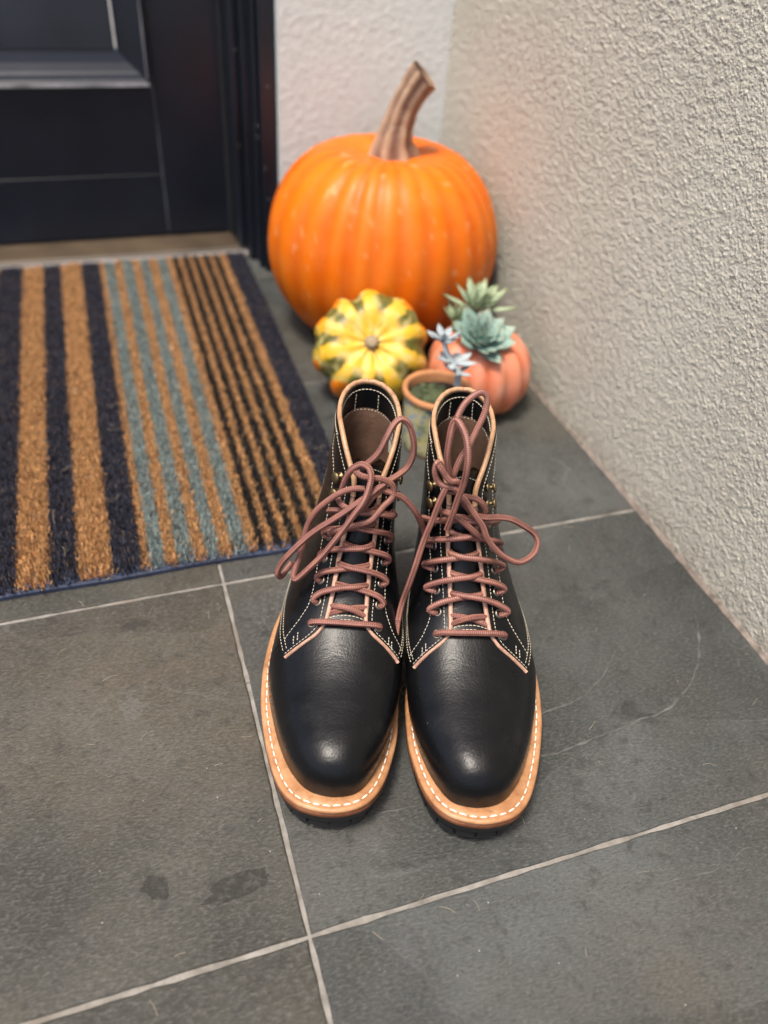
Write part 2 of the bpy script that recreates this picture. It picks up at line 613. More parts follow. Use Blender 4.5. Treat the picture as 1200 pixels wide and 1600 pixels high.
M['thread'] = mat_simple('cream_thread', (0.58, 0.52, 0.40), 0.7)
M['welt_thread'] = mat_simple('white_thread', (0.82, 0.78, 0.68), 0.7)
M['brass'] = mat_simple('antique_brass', (0.24, 0.18, 0.095), 0.45, 120, 0.2, 0.0003, 0.35, Metallic=1.0)
M['nickel'] = mat_simple('antique_nickel', (0.28, 0.25, 0.21), 0.42, 120, 0.2, 0.0003, 0.35, Metallic=1.0)
M['hole_shade'] = mat_simple('hole_shade_black', (0.006, 0.006, 0.006), 0.9)
M['cloth_tag'] = mat_simple('white_cloth', (0.72, 0.69, 0.60), 0.85, 300, 0.3)
M['ink'] = mat_simple('black_ink', (0.02, 0.02, 0.02), 0.8)
M['coir'] = mat_tint('coir_pile', 0.85, None, Specular_IOR_Level=0.25)
M['mat_back'] = mat_simple('blue_backing', (0.032, 0.045, 0.085), 0.65, 90, 0.5, 0.001, 0.35)
M['straw'] = mat_simple('straw', (0.34, 0.29, 0.22), 0.8)

# ------------------------------------------------------------------ ground, floor tiles
WALL_X = 0.5106
BACK_Y = 1.207
DOOR_Y = 1.362
OPEN_X = 0.2605        # right jamb of the doorway
GX = [-2.995, -2.385, -1.775, -1.165, -0.555, 0.055, 0.665]
GY = [0.2145 + 0.332 * k for k in range(-6, 4)]

mb = MB()
mb.box(-30, 30, -30, 30, -0.25, -0.06)
tag(mb.build('ground', M['earth']), kind='structure')
mb = MB()
mb.box(GX[0], WALL_X + 0.04, GY[0], DOOR_Y + 0.2, -0.05, -0.0016)
floor = tag(mb.build('floor', M['grout']), kind='structure')


def tile(x0, x1, y0, y1):
    g = 0.0016
    x0 += g; x1 -= g; y0 += g; y1 -= g
    step = 0.012
    nx = max(2, int((x1 - x0) / step)); ny = max(2, int((y1 - y0) / step))
    per = [(x0 + (x1 - x0) * i / nx, y0) for i in range(nx)] + [(x1, y0 + (y1 - y0) * i / ny) for i in range(ny)] + \
          [(x1 - (x1 - x0) * i / nx, y1) for i in range(nx)] + [(x0, y1 - (y1 - y0) * i / ny) for i in range(ny)]
    P = np.array(per)
    c = np.array([(x0 + x1) / 2, (y0 + y1) / 2])
    jit = np.array([mnoise.noise(Vector((p[0] * 60, p[1] * 60, 3.3))) + 0.6 * mnoise.noise(Vector((p[0] * 190, p[1] * 190, 9.1))) for p in P]) * 0.0011
    dirn = np.sign(c - P) * (np.abs(P - c) > np.array([(x1 - x0) / 2, (y1 - y0) / 2]) - 1e-6)
    n = len(P)
    rings = []
    dz = RNG.uniform(-0.0004, 0.0004)
    for ins, z in ((0.0, -0.012), (0.0, -0.0018), (0.0005, -0.0006), (0.0016, 0.0)):
        q = P + dirn * (ins + jit[:, None])
        rings.append(np.column_stack([q, np.full(n, z + (dz if z > -0.01 else 0))]))
    V = np.concatenate(rings)
    Fc = [tuple(f) for f in grid_faces(4, n, closed_v=True)] + [tuple(range(3 * n, 4 * n))]
    o = mesh_obj('tile', V, Fc, M['slate'], floor, smooth=False)
    k = RNG.uniform(0.94, 1.06)
    o.color = (1.06 * k, 1.0 * k, 0.90 * k, 1) if x1 < 0.1 else (0.95 * k, 1.0 * k, 1.03 * k, 1)
    return o


for i in range(len(GX) - 1):
    for j in range(len(GY) - 1):
        x0, x1, y0, y1 = GX[i], min(GX[i + 1], WALL_X - 0.001), GY[j], GY[j + 1]
        tile(x0, x1, y0, y1)
for i in range(len(GX) - 1):
    tile(GX[i], min(GX[i + 1], OPEN_X - 0.01), GY[-1], DOOR_Y - 0.05)

# raised lips of the cleft slate and a few old stains
def floor_path(px):
    return resample(np.array([atz(a, b, 0.0)[:2] for a, b in px]), step=0.0018)


for px, wmax in (([(1086, 955), (1092, 1000), (1086, 1050), (1062, 1090), (1036, 1110), (985, 1130), (930, 1152), (880, 1172), (838, 1183)], 0.0022),
                 ([(978, 1008), (960, 1022), (945, 1052), (918, 1080), (896, 1097), (868, 1106), (838, 1120)], 0.0017),
                 ([(1010, 1396), (1050, 1376), (1098, 1366), (1130, 1350), (1160, 1330), (1200, 1316)], 0.0030),
                 ([(1160, 1292), (1180, 1282), (1200, 1276)], 0.0024),
                 ([(640, 1262), (600, 1268), (560, 1285), (530, 1302)], 0.0010),
                 ([(150, 1200), (215, 1150), (260, 1110), (330, 1080), (392, 1066)], 0.0009)):
    Q = floor_path(px)
    k = len(Q)
    Tn = np.gradient(Q, axis=0); Tn /= np.linalg.norm(Tn, axis=1)[:, None]
    Nn = np.stack([-Tn[:, 1], Tn[:, 0]], 1)
    wq = np.array([max(0.12, 0.55 + 0.9 * mnoise.noise(Vector((a * 120, b * 120, 4.4)))) for a, b in Q]) * wmax * np.clip(np.minimum(np.arange(k), np.arange(k)[::-1]) / 10, 0.05, 1)
    sh = np.array([mnoise.noise(Vector((a * 90, b * 90, 8.4))) for a, b in Q]) * 0.0016
    Q = Q + Nn * sh[:, None]
    V = np.concatenate([np.column_stack([Q - Nn * wq[:, None] * 0.5, np.full(k, -0.0003)]), np.column_stack([Q - Nn * wq[:, None] * 0.1, np.full(k, 0.00075)]), np.column_stack([Q + Nn * wq[:, None] * 1.2, np.full(k, -0.0003)])])
    mesh_obj('cleft_lip', V, grid_faces(3, k), M['cleft'], floor)
for (cx, cy, ra, rb, rot, sd_) in ((243, 1388, 24, 18, 0.3, 1), (372, 1386, 58, 17, -0.42, 2)):
    a = np.linspace(0, 2 * np.pi, 64, endpoint=False)
    rr = np.array([1 + 0.40 * mnoise.noise(Vector((math.cos(x) * 1.6, math.sin(x) * 1.6, sd_ * 3.1))) + 0.12 * mnoise.noise(Vector((math.cos(x) * 6, math.sin(x) * 6, sd_ * 5.3))) for x in a])
    X, Y = ra * rr * np.cos(a), rb * rr * np.sin(a)
    pts = [atz(cx + x * math.cos(rot) - y * math.sin(rot), cy + x * math.sin(rot) + y * math.cos(rot), 0.0)[:2] for x, y in zip(X, Y)]
    mesh_obj('stain', np.column_stack([np.array(pts), np.full(64, 0.0009)]), [tuple(range(64))], M['stain'], floor)

# dirty mortar fillet where the slate meets the side wall
yj = np.linspace(GY[0], BACK_Y - 0.002, 420)
wj = 0.0034 + 0.0012 * np.array([mnoise.noise(Vector((y * 55, 1.7, 0.3))) for y in yj]) + 0.0008 * np.array([mnoise.noise(Vector((y * 210, 5.7, 0.3))) for y in yj])
V = np.concatenate([np.column_stack([WALL_X - wj - 0.0022, yj, np.full(420, 0.0002)]), np.column_stack([WALL_X - wj * 0.5 - 0.0020, yj, wj * 0.55]), np.column_stack([np.full(420, WALL_X - 0.0005), yj, wj * 1.3])])
mesh_obj('mortar_joint', V, grid_faces(3, 420), M['grout_dirty'], floor)

# ------------------------------------------------------------------ walls
WALL_TOP = 1.8
HF = fft_noise(640, 0.0011, 0.0024, 0.010, 21)
HF2 = fft_noise(640, 0.0011, 0.006, 0.03, 22)


def stucco_height(a, b, amp):
    h = sample_periodic(HF, 0.0011, a, b) + 0.45 * sample_periodic(HF2, 0.0011, b * 1.13 + 0.2, a * 1.13)
    h = np.log1p(np.exp(3.0 * (h - 0.1))) / 3.0
    return amp * h


def axis(parts):
    out = []
    for a, b, st in parts:
        out.append(np.arange(a, b, st))
    return np.concatenate(out + [[parts[-1][1]]])


# side wall: normal -x
ya = axis([(-1.9, 0.12, 0.03), (0.12, 0.20, 0.004), (0.20, 0.62, 0.00115), (0.62, BACK_Y + 0.004, 0.0028)])
za = axis([(-0.03, 0.49, 0.00115), (0.49, 0.56, 0.0028), (0.56, WALL_TOP, 0.03)])
YY, ZZ = np.meshgrid(ya, za, indexing='ij')
hx = stucco_height(YY * 1.5, ZZ * 1.3, 0.00048)
V = np.stack([WALL_X - 0.0016 - hx, YY, ZZ], -1).reshape(-1, 3)
F = grid_faces(len(ya), len(za))
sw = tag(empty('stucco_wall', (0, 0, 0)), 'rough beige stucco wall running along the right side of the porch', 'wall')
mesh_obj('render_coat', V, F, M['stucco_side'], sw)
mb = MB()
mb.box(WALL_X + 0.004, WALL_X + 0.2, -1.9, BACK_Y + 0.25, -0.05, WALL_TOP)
mb.build('wall_core', M['stucco_side'], sw)
# back wall: normal -y
xa = axis([(OPEN_X, WALL_X + 0.006, 0.003)])
za = axis([(-0.03, 0.52, 0.003), (0.52, WALL_TOP, 0.03)])
XX, ZZ = np.meshgrid(xa, za, indexing='ij')
hy = stucco_height(XX + 0.31, ZZ * 0.86 + 0.17, 0.0004)
V = np.stack([XX, BACK_Y - 0.001 - hy, ZZ], -1).reshape(-1, 3)
bw = tag(empty('stucco_wall', (0, 0, 0)), 'stucco wall, its light painted in as a paler tone, behind the big orange pumpkin, next to the black door', 'wall')
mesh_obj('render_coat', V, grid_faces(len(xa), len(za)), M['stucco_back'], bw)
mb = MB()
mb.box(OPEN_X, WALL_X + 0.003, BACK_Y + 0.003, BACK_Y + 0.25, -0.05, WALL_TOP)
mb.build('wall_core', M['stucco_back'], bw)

# ------------------------------------------------------------------ door and its frame
fr = empty('door_frame', (OPEN_X, DOOR_Y, 0), 0, 'black painted door frame with stepped jamb and bronze threshold', 'door frame')
ox, oy = OPEN_X, DOOR_Y


def fbox(name, x0, x1, y0, y1, z0, z1, mat, parent=fr, bev=0.0015):
    q = MB()
    px, py = (ox, oy) if parent is fr else (dx, dy)
    q.box(x0 - px, x1 - px, y0 - py, y1 - py, z0, z1, bev)
    return q.build(name, mat, parent)


fbox('casing', 0.2365, 0.2600, 1.221, 1.262, 0.0, WALL_TOP, M['paint_black'])
fbox('casing_bead', 0.2310, 0.2362, 1.236, 1.270, 0.0, WALL_TOP, M['paint_black'], bev=0.002)
fbox('jamb', 0.2215, 0.2598, 1.2705, 1.42, 0.0, WALL_TOP, M['paint_black'])
fbox('stop', 0.2100, 0.2212, 1.300, 1.420, 0.012, WALL_TOP, M['paint_black'], bev=0.002)
fbox('weather_strip', 0.2030, 0.2097, 1.3525, 1.3615, 0.014, WALL_TOP, M['rubber'], bev=0.001)
fbox('threshold', -1.2, 0.2095, 1.298, 1.42, 0.0, 0.012, M['bronze_sill'], bev=0.003)
fbox('threshold_lip', -1.2, 0.2210, 1.282, 1.2975, 0.0, 0.0085, M['alu'], bev=0.002)
q = MB()
for (x, y, z) in [(0.2400, 1.2200, 0.16), (0.2445, 1.2200, 0.115), (0.2490, 1.2200, 0.075), (0.2330, 1.2350, 0.20), (0.2325, 1.2350, 0.215), (0.2160, 1.2990, 0.17), (0.2470, 1.2200, 0.27), (0.2400, 1.2200, 0.055), (0.2180, 1.2990, 0.30)]:
    q.box(x - ox - 0.0006, x - ox + 0.0006, y - oy - 0.0004, y - oy + 0.0012, z, z + 0.0012)
tag(q.build('paint_chips', M['chip'], fr), kind='stuff')

dx, dy = -0.35, DOOR_Y
door = empty('door', (dx, dy, 0), 0, 'black panelled front door with a recessed panel and dusty moulding', 'door')
DT = WALL_TOP - 0.01


def dbox(name, x0, x1, y0, y1, z0, z1, mat, bev=0.0012):
    return fbox(name, x0, x1, y0, y1, z0, z1, mat, door, bev)


dbox('stile', 0.1035, 0.2058, 1.3625, 1.40, 0.016, DT, M['paint_black'])
dbox('stile', -1.10, -1.00, 1.3625, 1.40, 0.016, DT, M['paint_black'])
dbox('rail', -0.9985, 0.1015, 1.3630, 1.40, 0.016, 0.1130, M['paint_black'], 0.0005)
dbox('rail', -0.9985, 0.1015, 1.3630, 1.40, 0.1140, 0.2400, M['paint_black'], 0.0005)
dbox('groove_dust', 0.0995, 0.1050, 1.3648, 1.3665, 0.020, 0.188, M['dusty'], 0)
dbox('groove_dust', -0.99, 0.0990, 1.3642, 1.3665, 0.1120, 0.1148, M['paint_black'], 0)
dbox('panel', -0.99, 0.056, 1.384, 1.396, 0.283, DT, M['panel_paint'])
# mouldings round the panel: sloped profiles
q = MB()
prof = [(1.3590, 0.2402), (1.3545, 0.2412), (1.3550, 0.2462), (1.3580, 0.2500), (1.3610, 0.2560), (1.3640, 0.2600), (1.3700, 0.2700), (1.3740, 0.2800), (1.3835, 0.2830), (1.3980, 0.2830), (1.3980, 0.2402)]
vv = [(x - dx, y - dy, z) for x in (-0.99, 0.1020) for (y, z) in prof]
npf = len(prof)
for k, nm, mt, rng in ((0, 'moulding', 'paint_black', range(2, npf)), (1, 'moulding_ledge', 'dusty', range(0, 3))):
    vs_, fs_ = [], []
    idx = list(rng)
    for (x, cut) in ((-0.99, 0), (0.1020, 1)):
        for i in idx:
            y, z = prof[i]
            vs_.append((x - (z - 0.2402) * cut - dx, y - dy, z))
    n = len(idx)
    fs_ = [(i, i + 1, n + i + 1, n + i) for i in range(n - 1)]
    mesh_obj(nm, vs_, fs_, M[mt], door, smooth=False)
vs_ = []
for zt in (0, 1):
    for (y, z) in prof:
        w_ = z - 0.2402
        vs_.append((0.1020 - w_ - dx, y - dy, (z if zt == 0 else DT)))
fs_ = [(i, i + 1, npf + i + 1, npf + i) for i in range(npf - 1)]
mesh_obj('moulding', vs_, fs_, M['paint_black'], door, smooth=False)
dbox('moulding_ledge', 0.0945, 0.0962, 1.3505, 1.3528, 0.252, DT, M['dusty'], 0.0006)

# ------------------------------------------------------------------ doormat
MX0, MX1, MY0, MY1, MZ = -0.62, 0.2115, 0.573, 1.279, 0.013
FAR = [-0.126, -0.0974, -0.0716, -0.0422, -0.015, -0.0080, 0.0066, 0.0180, 0.0335, 0.0450, 0.0585, 0.0712, 0.0860, 0.0958, 0.1045, 0.1115, 0.1205, 0.1272, 0.1365, 0.1432, 0.1530, 0.1598, 0.1690, 0.1800]
NAVY, ORG, TEAL, BLK = (0.054, 0.055, 0.076), (0.68, 0.365, 0.155), (0.30, 0.365, 0.345), (0.030, 0.029, 0.029)
SEQ = [NAVY, ORG, NAVY, ORG, NAVY, ORG, TEAL, ORG, TEAL, ORG, TEAL, ORG, TEAL, ORG, BLK, ORG, BLK, ORG, BLK, ORG, BLK, ORG, BLK, ORG, NAVY]
FARX = [-0.60, -0.55, -0.50, -0.45, -0.40, -0.36, -0.32, -0.28, -0.235, -0.19, -0.16] + FAR
SEQX = [NAVY, ORG, NAVY, TEAL, ORG, TEAL, ORG, NAVY, ORG, NAVY, ORG] + SEQ


def mat_x(xf, y):      # the mat fans out a little towards the door
    k = 0.985 + 0.015 * np.clip((y - 0.62) / 0.57, -0.2, 1.1)
    return np.where(xf > -0.0095, -0.0095 + (xf + 0.0095) * k, xf)


def mat_unx(x, y):
    k = 0.985 + 0.015 * np.clip((y - 0.62) / 0.57, -0.2, 1.1)
    return np.where(x > -0.0095, -0.0095 + (x + 0.0095) / k, x)


def edge_r(y):
    return 0.2090 + 0.0035 * np.clip((y - 0.7) / 0.4, -0.5, 1)


dm = empty('doormat', (-0.2, 0.92, 0), 0, 'striped coir doormat in navy, orange, teal and black before the door', 'doormat')
n = 60
ys = np.linspace(MY0, MY1, n)
per = [(MX0, y) for y in ys[::-1]] + [(x, MY0 + 0.0008 * math.sin(x * 40)) for x in np.linspace(MX0, float(edge_r(MY0)), 60)[1:-1]] + [(float(edge_r(y)), y) for y in ys] + [(x, MY1) for x in np.linspace(float(edge_r(MY1)), MX0, 40)[1:-1]]
P = np.array(per); k = len(P)
V = np.concatenate([np.column_stack([P, np.full(k, z)]) for z in (0.0005, 0.0045, 0.0058)])
V[2 * k:, :2] = V[2 * k:, :2] + (np.array([-0.2, 0.92]) - V[2 * k:, :2]) * 0.004
V -= np.array([-0.2, 0.92, 0])
mesh_obj('backing', V, [tuple(f) for f in grid_faces(3, k, closed_v=True)] + [tuple(range(2 * k, 3 * k))], M['mat_back'], dm, smooth=False)
# pile: short coir fibres
NFIB = 290000
fx = RNG.uniform(-0.24, 0.214, NFIB); fy = RNG.uniform(MY0 + 0.002, MY1 - 0.002, NFIB)
nx2 = 30000
fx = np.concatenate([fx, RNG.uniform(MX0, -0.24, nx2)]); fy = np.concatenate([fy, RNG.uniform(MY0 + 0.002, MY1 - 0.002, nx2)])
keep = fx < edge_r(fy) - 0.002
fx, fy = fx[keep], fy[keep]
wear = fft_noise(256, 0.004, 0.012, 0.08, 5)
wv = sample_periodic(wear, 0.004, fx + 3, fy)
front = np.clip((fy - MY0) / 0.02, 0, 1)
keep = RNG.random(len(fx)) < 0.45 + 0.55 * front
fx, fy, wv = fx[keep], fy[keep], wv[keep]
n = len(fx)
ux = mat_unx(fx, fy) + RNG.normal(0, 0.0012, n)
si = np.searchsorted(np.array(FARX), ux)
col = np.array(SEQX)[np.clip(si, 0, len(SEQX) - 1)]
col = col * np.exp(RNG.normal(0, 0.28, n))[:, None]
faded = RNG.random(n) < 0.05 + 0.03 * np.clip(wv, 0, 3)
col[faded] = np.array([0.30, 0.21, 0.14]) * RNG.uniform(0.3, 1.1, faded.sum())[:, None]
hgt = RNG.uniform(0.0070, 0.0088, n) + 0.0006 * wv
ang = RNG.uniform(0, 2 * np.pi, n)
lean = np.abs(RNG.normal(0, 0.0017, n))
wd = RNG.uniform(0.00045, 0.0008, n)
b0 = np.stack([fx, fy, np.full(n, 0.0050)], 1)
side = np.stack([np.cos(ang + 1.57), np.sin(ang + 1.57), np.zeros(n)], 1) * wd[:, None]
fr_edge = np.clip(1 - (fy - MY0) / 0.012, 0, 1)
tip = b0 + np.stack([np.cos(ang) * lean, np.sin(ang) * lean - fr_edge * RNG.uniform(0.001, 0.006, n), hgt * (1 - 0.45 * fr_edge)], 1)
V = np.stack([b0 - side, b0 + side, tip + side * 0.45, tip - side * 0.45], 1).reshape(-1, 3) - np.array([-0.2, 0.92, 0])
F = np.arange(4 * n).reshape(-1, 4)
tag(mesh_obj('pile', V, F, M['coir'], dm, smooth=False, cols=np.repeat(col, 4, axis=0)), kind='stuff')
# stray bristles sticking out of the mat and lying on the slate
q = MB()
for k in range(100):
    if k < 60:
        x, y = random.uniform(-0.14, 0.19), random.uniform(MY0 - 0.01, 0.95); z = 0.014
    else:
        x, y = random.uniform(-0.14, 0.47), random.uniform(0.14, 0.56); z = 0.0009
    a = random.uniform(0, 6.28); L = random.uniform(0.004, 0.012) * (1.3 if k < 60 else 1)
    c = random.uniform(-0.5, 0.5)
    p = [(x + math.cos(a + c * t) * L * t, y + math.sin(a + c * t) * L * t, z + (0.005 * t * t if k < 60 and k % 2 else 0.0006 * math.sin(3 * t))) for t in np.linspace(0, 1, 5)]
    v, f, _ = tube(p, 0.00012 + 0.00006 * random.random(), 4)
    q.add(v, f)
tag(q.build('coir_bristles', M['straw']), 'loose straw coloured coir bristles scattered on mat and slate', 'bristles', kind='stuff')


# ------------------------------------------------------------------ pumpkins and squash
def gourd(R, H, nribs, depth, sharp, dimple_top, dimple_bot, nth=72, nph=288, wob=0.02, seed=1, flat=0.9, power=1.0):
    """ribbed gourd round local z, base at z=0; returns verts, faces, theta, psi-groove (0 crest .. 1 furrow), phi"""
    th = np.linspace(0.001, np.pi - 0.001, nth)
    ph = np.linspace(0, 2 * np.pi, nph, endpoint=False)
    T, Pn = np.meshgrid(th, ph, indexing='ij')
    r = np.random.default_rng(seed)
    warp = sum(r.normal(0, wob / k) * np.sin(k * Pn + r.uniform(0, 6.28)) for k in range(1, 6))
    psi = nribs * (Pn + warp) / 2
    groove = np.abs(np.cos(psi)) ** sharp
    st = np.sin(T)
    amp = depth * st ** power * (1 + 0.45 * np.sin(3 * Pn + seed) + 0.35 * np.sin(7 * Pn + 2.3 * seed))
    rad = R * st ** flat * (1 - amp * groove)
    lump = 1 + 0.012 * np.sin(2 * Pn + seed) + 0.008 * np.sin(3 * Pn + 2 * seed)
    rad = rad * lump
    z = H / 2 * np.cos(T)
    z = z - dimple_top * H * np.exp(-(T / 0.36) ** 2) * (1 + 0.5 * groove * depth * 4) + dimple_bot * H * np.exp(-((np.pi - T) / 0.42) ** 2)
    z = z * (1 - 0.25 * amp * groove)
    X = rad * np.cos(Pn); Y = rad * np.sin(Pn)
    V = np.stack([X, Y, z], -1).reshape(-1, 3)
    V[:, 2] -= V[:, 2].min()
    F = [tuple(f) for f in grid_faces(nth, nph, closed_v=True)]
    F += [tuple(range(nph - 1, -1, -1)), tuple(range((nth - 1) * nph, nth * nph))]
    return V, F, T.ravel(), groove.ravel(), Pn.ravel(), psi.ravel()


def vnoise(P, s, seed=0.0):
    return np.array([mnoise.noise(Vector((p[0] * s + seed, p[1] * s - seed, p[2] * s + 2 * seed))) for p in P])


def mix3(a, b, t):
    t = np.clip(t, 0, 1)[:, None]
    return a * (1 - t) + b * t


def skin_mat(name, rough, spec, bs, bump):
    t = NT(name)
    a = t.new('ShaderNodeAttribute', attribute_name='tint')
    c = t.coord()
    n = t.noise(c, 35, 5)
    col = t.mix(t.ramp(n, [(0.35, 0.14), (0.6, 0.0)]), a.outputs['Color'], (0.60, 0.28, 0.08))
    return t.set(col, rough, t.bump(t.noise(c, bs, 4), bump, 0.0012), Specular_IOR_Level=spec)


M['pumpkin'] = skin_mat('pumpkin_skin', 0.45, 0.30, 160, 0.25)
M['squash'] = mat_tint('squash_skin', 0.45, 220, 0.25, 0.0008)
M['stem'] = mat_tint('dry_stem', 0.85, 130, 0.8, 0.002)

# big pumpkin
pk = empty('pumpkin', (0.3600, 1.018, 0), math.radians(20), 'large orange ribbed pumpkin with a tall dry stem in the corner', 'pumpkin')
V, F, T, G, PH, PS = gourd(0.1540, 0.275, 23, 0.021, 2.6, 0.085, 0.06, wob=0.09, seed=3, flat=0.80, power=0.8)
P0 = np.array([(0.78, 0.158, 0.002)])
c = np.repeat(P0, len(V), 0)
c = mix3(c, np.array([(0.66, 0.108, 0.002)]), G * 0.8)
c = mix3(c, np.array([(0.80, 0.205, 0.005)]), np.clip(vnoise(V, 14, 2.0), 0, 1) * 0.7)
c = mix3(c, np.array([(0.80, 0.42, 0.18)]), np.clip((vnoise(V, 85, 5.0) - 0.46) * 7, 0, 1) * 0.40)
mesh_obj('body', V, F, M['pumpkin'], pk, cols=c)


def stem(pts, radii, ridges, amp, col_a, col_b, parent, sides=40):
    pts = resample(pts, n=30)
    rr = np.interp(np.linspace(0, 1, 30), np.linspace(0, 1, len(radii)), radii)
    v, f, uv = tube(pts, rr, sides)
    ctr = np.repeat(pts, sides, 0)
    a = np.tile(np.linspace(0, 2 * np.pi, sides, endpoint=False), 30)
    k = 1 + amp * np.sin(ridges * a + uv[:, 0] * 8) + 0.05 * vnoise(v, 80, 1.0)
    v = ctr + (v - ctr) * k[:, None]
    col = mix3(np.repeat(np.array([col_a]), len(v), 0), np.array([col_b]), 0.5 + 0.6 * np.sin(ridges * a + uv[:, 0] * 8) + 0.7 * vnoise(v, 60, 4.0))
    return mesh_obj('stem', v, f, M['stem'], parent, cols=col)


def to_local(parent_loc, rz, p):
    p = np.asarray(p, float) - np.asarray(parent_loc, float)
    c_, s_ = math.cos(-rz), math.sin(-rz)
    return np.stack([p[..., 0] * c_ - p[..., 1] * s_, p[..., 0] * s_ + p[..., 1] * c_, p[..., 2]], -1)


zt = 0.247
b0 = np.array([0.3670, 1.018, zt - 0.012])
pts = [b0, b0 + (-0.002, -0.004, 0.022), b0 + (0.002, -0.006, 0.042), b0 + (0.008, -0.010, 0.064), b0 + (0.020, -0.015, 0.088), b0 + (0.027, -0.018, 0.097)]
stem(to_local((0.3600, 1.018, 0), math.radians(20), np.array(pts)), [0.033, 0.023, 0.0178, 0.0165, 0.0170, 0.0188], 7, 0.11, (0.20, 0.118, 0.080), (0.46, 0.31, 0.20), pk)

# carnival squash, lying so that its stem end faces out and up
SQ = (0.2885, 0.836, 0.0)
sq = empty('squash', SQ, 0, 'yellow and green striped squash in front of the big pumpkin', 'squash')
V, F, T, G, PH, PS = gourd(0.0720, 0.104, 10, 0.085, 2.0, 0.12, 0.05, wob=0.03, seed=8, flat=0.72, power=0.6)
nz1 = vnoise(V, 70, 3.0); nz2 = vnoise(V, 200, 6.0); nz3 = vnoise(V, 24, 9.0)
c = np.repeat(np.array([(0.70, 0.40, 0.016)]), len(V), 0)
c = mix3(c, np.array([(0.68, 0.52, 0.13)]), np.clip(nz3 + 0.2, 0, 1) * 0.6)
c = mix3(c, np.array([(0.80, 0.42, 0.02)]), np.exp(-(T / 0.55) ** 2) * 0.7)
crest = 1 - G
gm = np.clip((G - 0.44 + 0.45 * nz1 + 0.20 * nz2) / 0.10, 0, 1) * np.clip((T - 0.34) / 0.2, 0, 1)
c = mix3(c, np.array([(0.040, 0.060, 0.012)]), gm * 0.92)
spk = np.clip((np.abs(crest - 0.45) < 0.25) * (nz1 * 0.8 + nz2 * 0.6 - 0.12) * 4, 0, 1)
c = mix3(c, np.array([(0.20, 0.22, 0.035)]), spk * 0.85)
spk2 = np.clip((vnoise(V, 120, 11.0) + 0.5 * nz2 - 0.02) * 5, 0, 1) * np.clip((T - 0.6) / 0.5, 0, 1)
c = mix3(c, np.array([(0.16, 0.19, 0.03)]), spk2 * 0.60)
c = mix3(c, np.array([(0.68, 0.56, 0.24)]), np.clip(vnoise(V, 90, 15.0) * 2, 0, 1) * 0.5)
lobe = np.floor(PS / np.pi + 0.5) % 10
org = np.isin(lobe, [1, 4, 6, 7]) * np.clip((T - 0.95 + 0.6 * nz3) / 0.1, 0, 1) * np.clip((crest - 0.28) / 0.2, 0, 1) * np.clip((1.7 - T + 0.4 * nz1) / 0.1, 0, 1)
c = mix3(c, np.array([(0.84, 0.22, 0.008)]), org)
sb = mesh_obj('body', V - np.array([0, 0, V[:, 2].max() / 2]), F, M['squash'], sq, cols=c)
SQROT = Matrix.Rotation(math.radians(-18), 4, 'Z') @ Matrix.Rotation(math.radians(50), 4, 'X')
ctr = Matrix.Translation((0, 0, 0.0640))
sb.matrix_local = ctr @ SQROT
v, f = lathe([(0.0105, 0.0), (0.0080, 0.003), (0.0066, 0.006), (0.0068, 0.0085), (0.0052, 0.0093), (0.0001, 0.0090)], 12)
cc = np.repeat(np.array([(0.34, 0.26, 0.16)]), len(v), 0)
cc[v[:, 2] < 0.005] = (0.20, 0.19, 0.13)
st = mesh_obj('stem', v, f, M['stem'], sq, cols=cc)
st.matrix_local = ctr @ SQROT @ Matrix.Translation((0, 0, 0.0385))

# small coral pumpkin used as a planter
PP = (0.4155, 0.790, 0.0)
pp = empty('planter_pumpkin', PP, 0.3, 'small coral pumpkin planted with succulents beside the stucco wall', 'pumpkin')
V, F, T, G, PH, PS = gourd(0.0655, 0.108, 15, 0.06, 2.4, 0.10, 0.06, wob=0.04, seed=12, flat=0.74, power=0.7)
c = np.repeat(np.array([(0.74, 0.270, 0.165)]), len(V), 0)
c = mix3(c, np.array([(0.68, 0.150, 0.060)]), G * 0.7)
c = mix3(c, np.array([(0.70, 0.20, 0.070)]), np.clip(vnoise(V, 20, 4.0) * 1.6, 0, 1) * 0.8)
c = mix3(c, np.array([(0.78, 0.45, 0.34)]), np.clip(vnoise(V, 45, 7.0) * 1.4, 0, 1) * 0.5)
mesh_obj('body', V, F, M['pumpkin'], pp, cols=c)


# ------------------------------------------------------------------ succulents
def leaf_mesh(name, L, Wd, th, curl, wide=0.55, tip=1.6, nl=9, ns=8):
    V = []
    for i in range(nl):
        t = i / (nl - 1)
        w = Wd / 2 * (math.sin(math.pi * min(1, t / wide) / 2) if t < wide else max(0.02, 1 - ((t - wide) / (1 - wide)) ** tip)) * (0.45 + 0.55 * min(1, t * 2.2) if t < wide else 1)
        w = max(w, Wd * 0.03)
        h = th / 2 * (1 - 0.75 * t)
        x = L * t
        z = curl * L * t * t
        for k in range(ns):
            a = 2 * math.pi * k / ns
            V.append((x, w * math.cos(a), z + h * math.sin(a) + 0.18 * w * math.cos(a) ** 2))
    F = [tuple(f) for f in grid_faces(nl, ns, closed_v=True)] + [tuple(range(ns - 1, -1, -1)), tuple(range((nl - 1) * ns, nl * ns))]
    me = bpy.data.meshes.new(name)
    me.from_pydata(V, [], F)
    me.polygons.foreach_set('use_smooth', [True] * len(me.polygons))
    return me


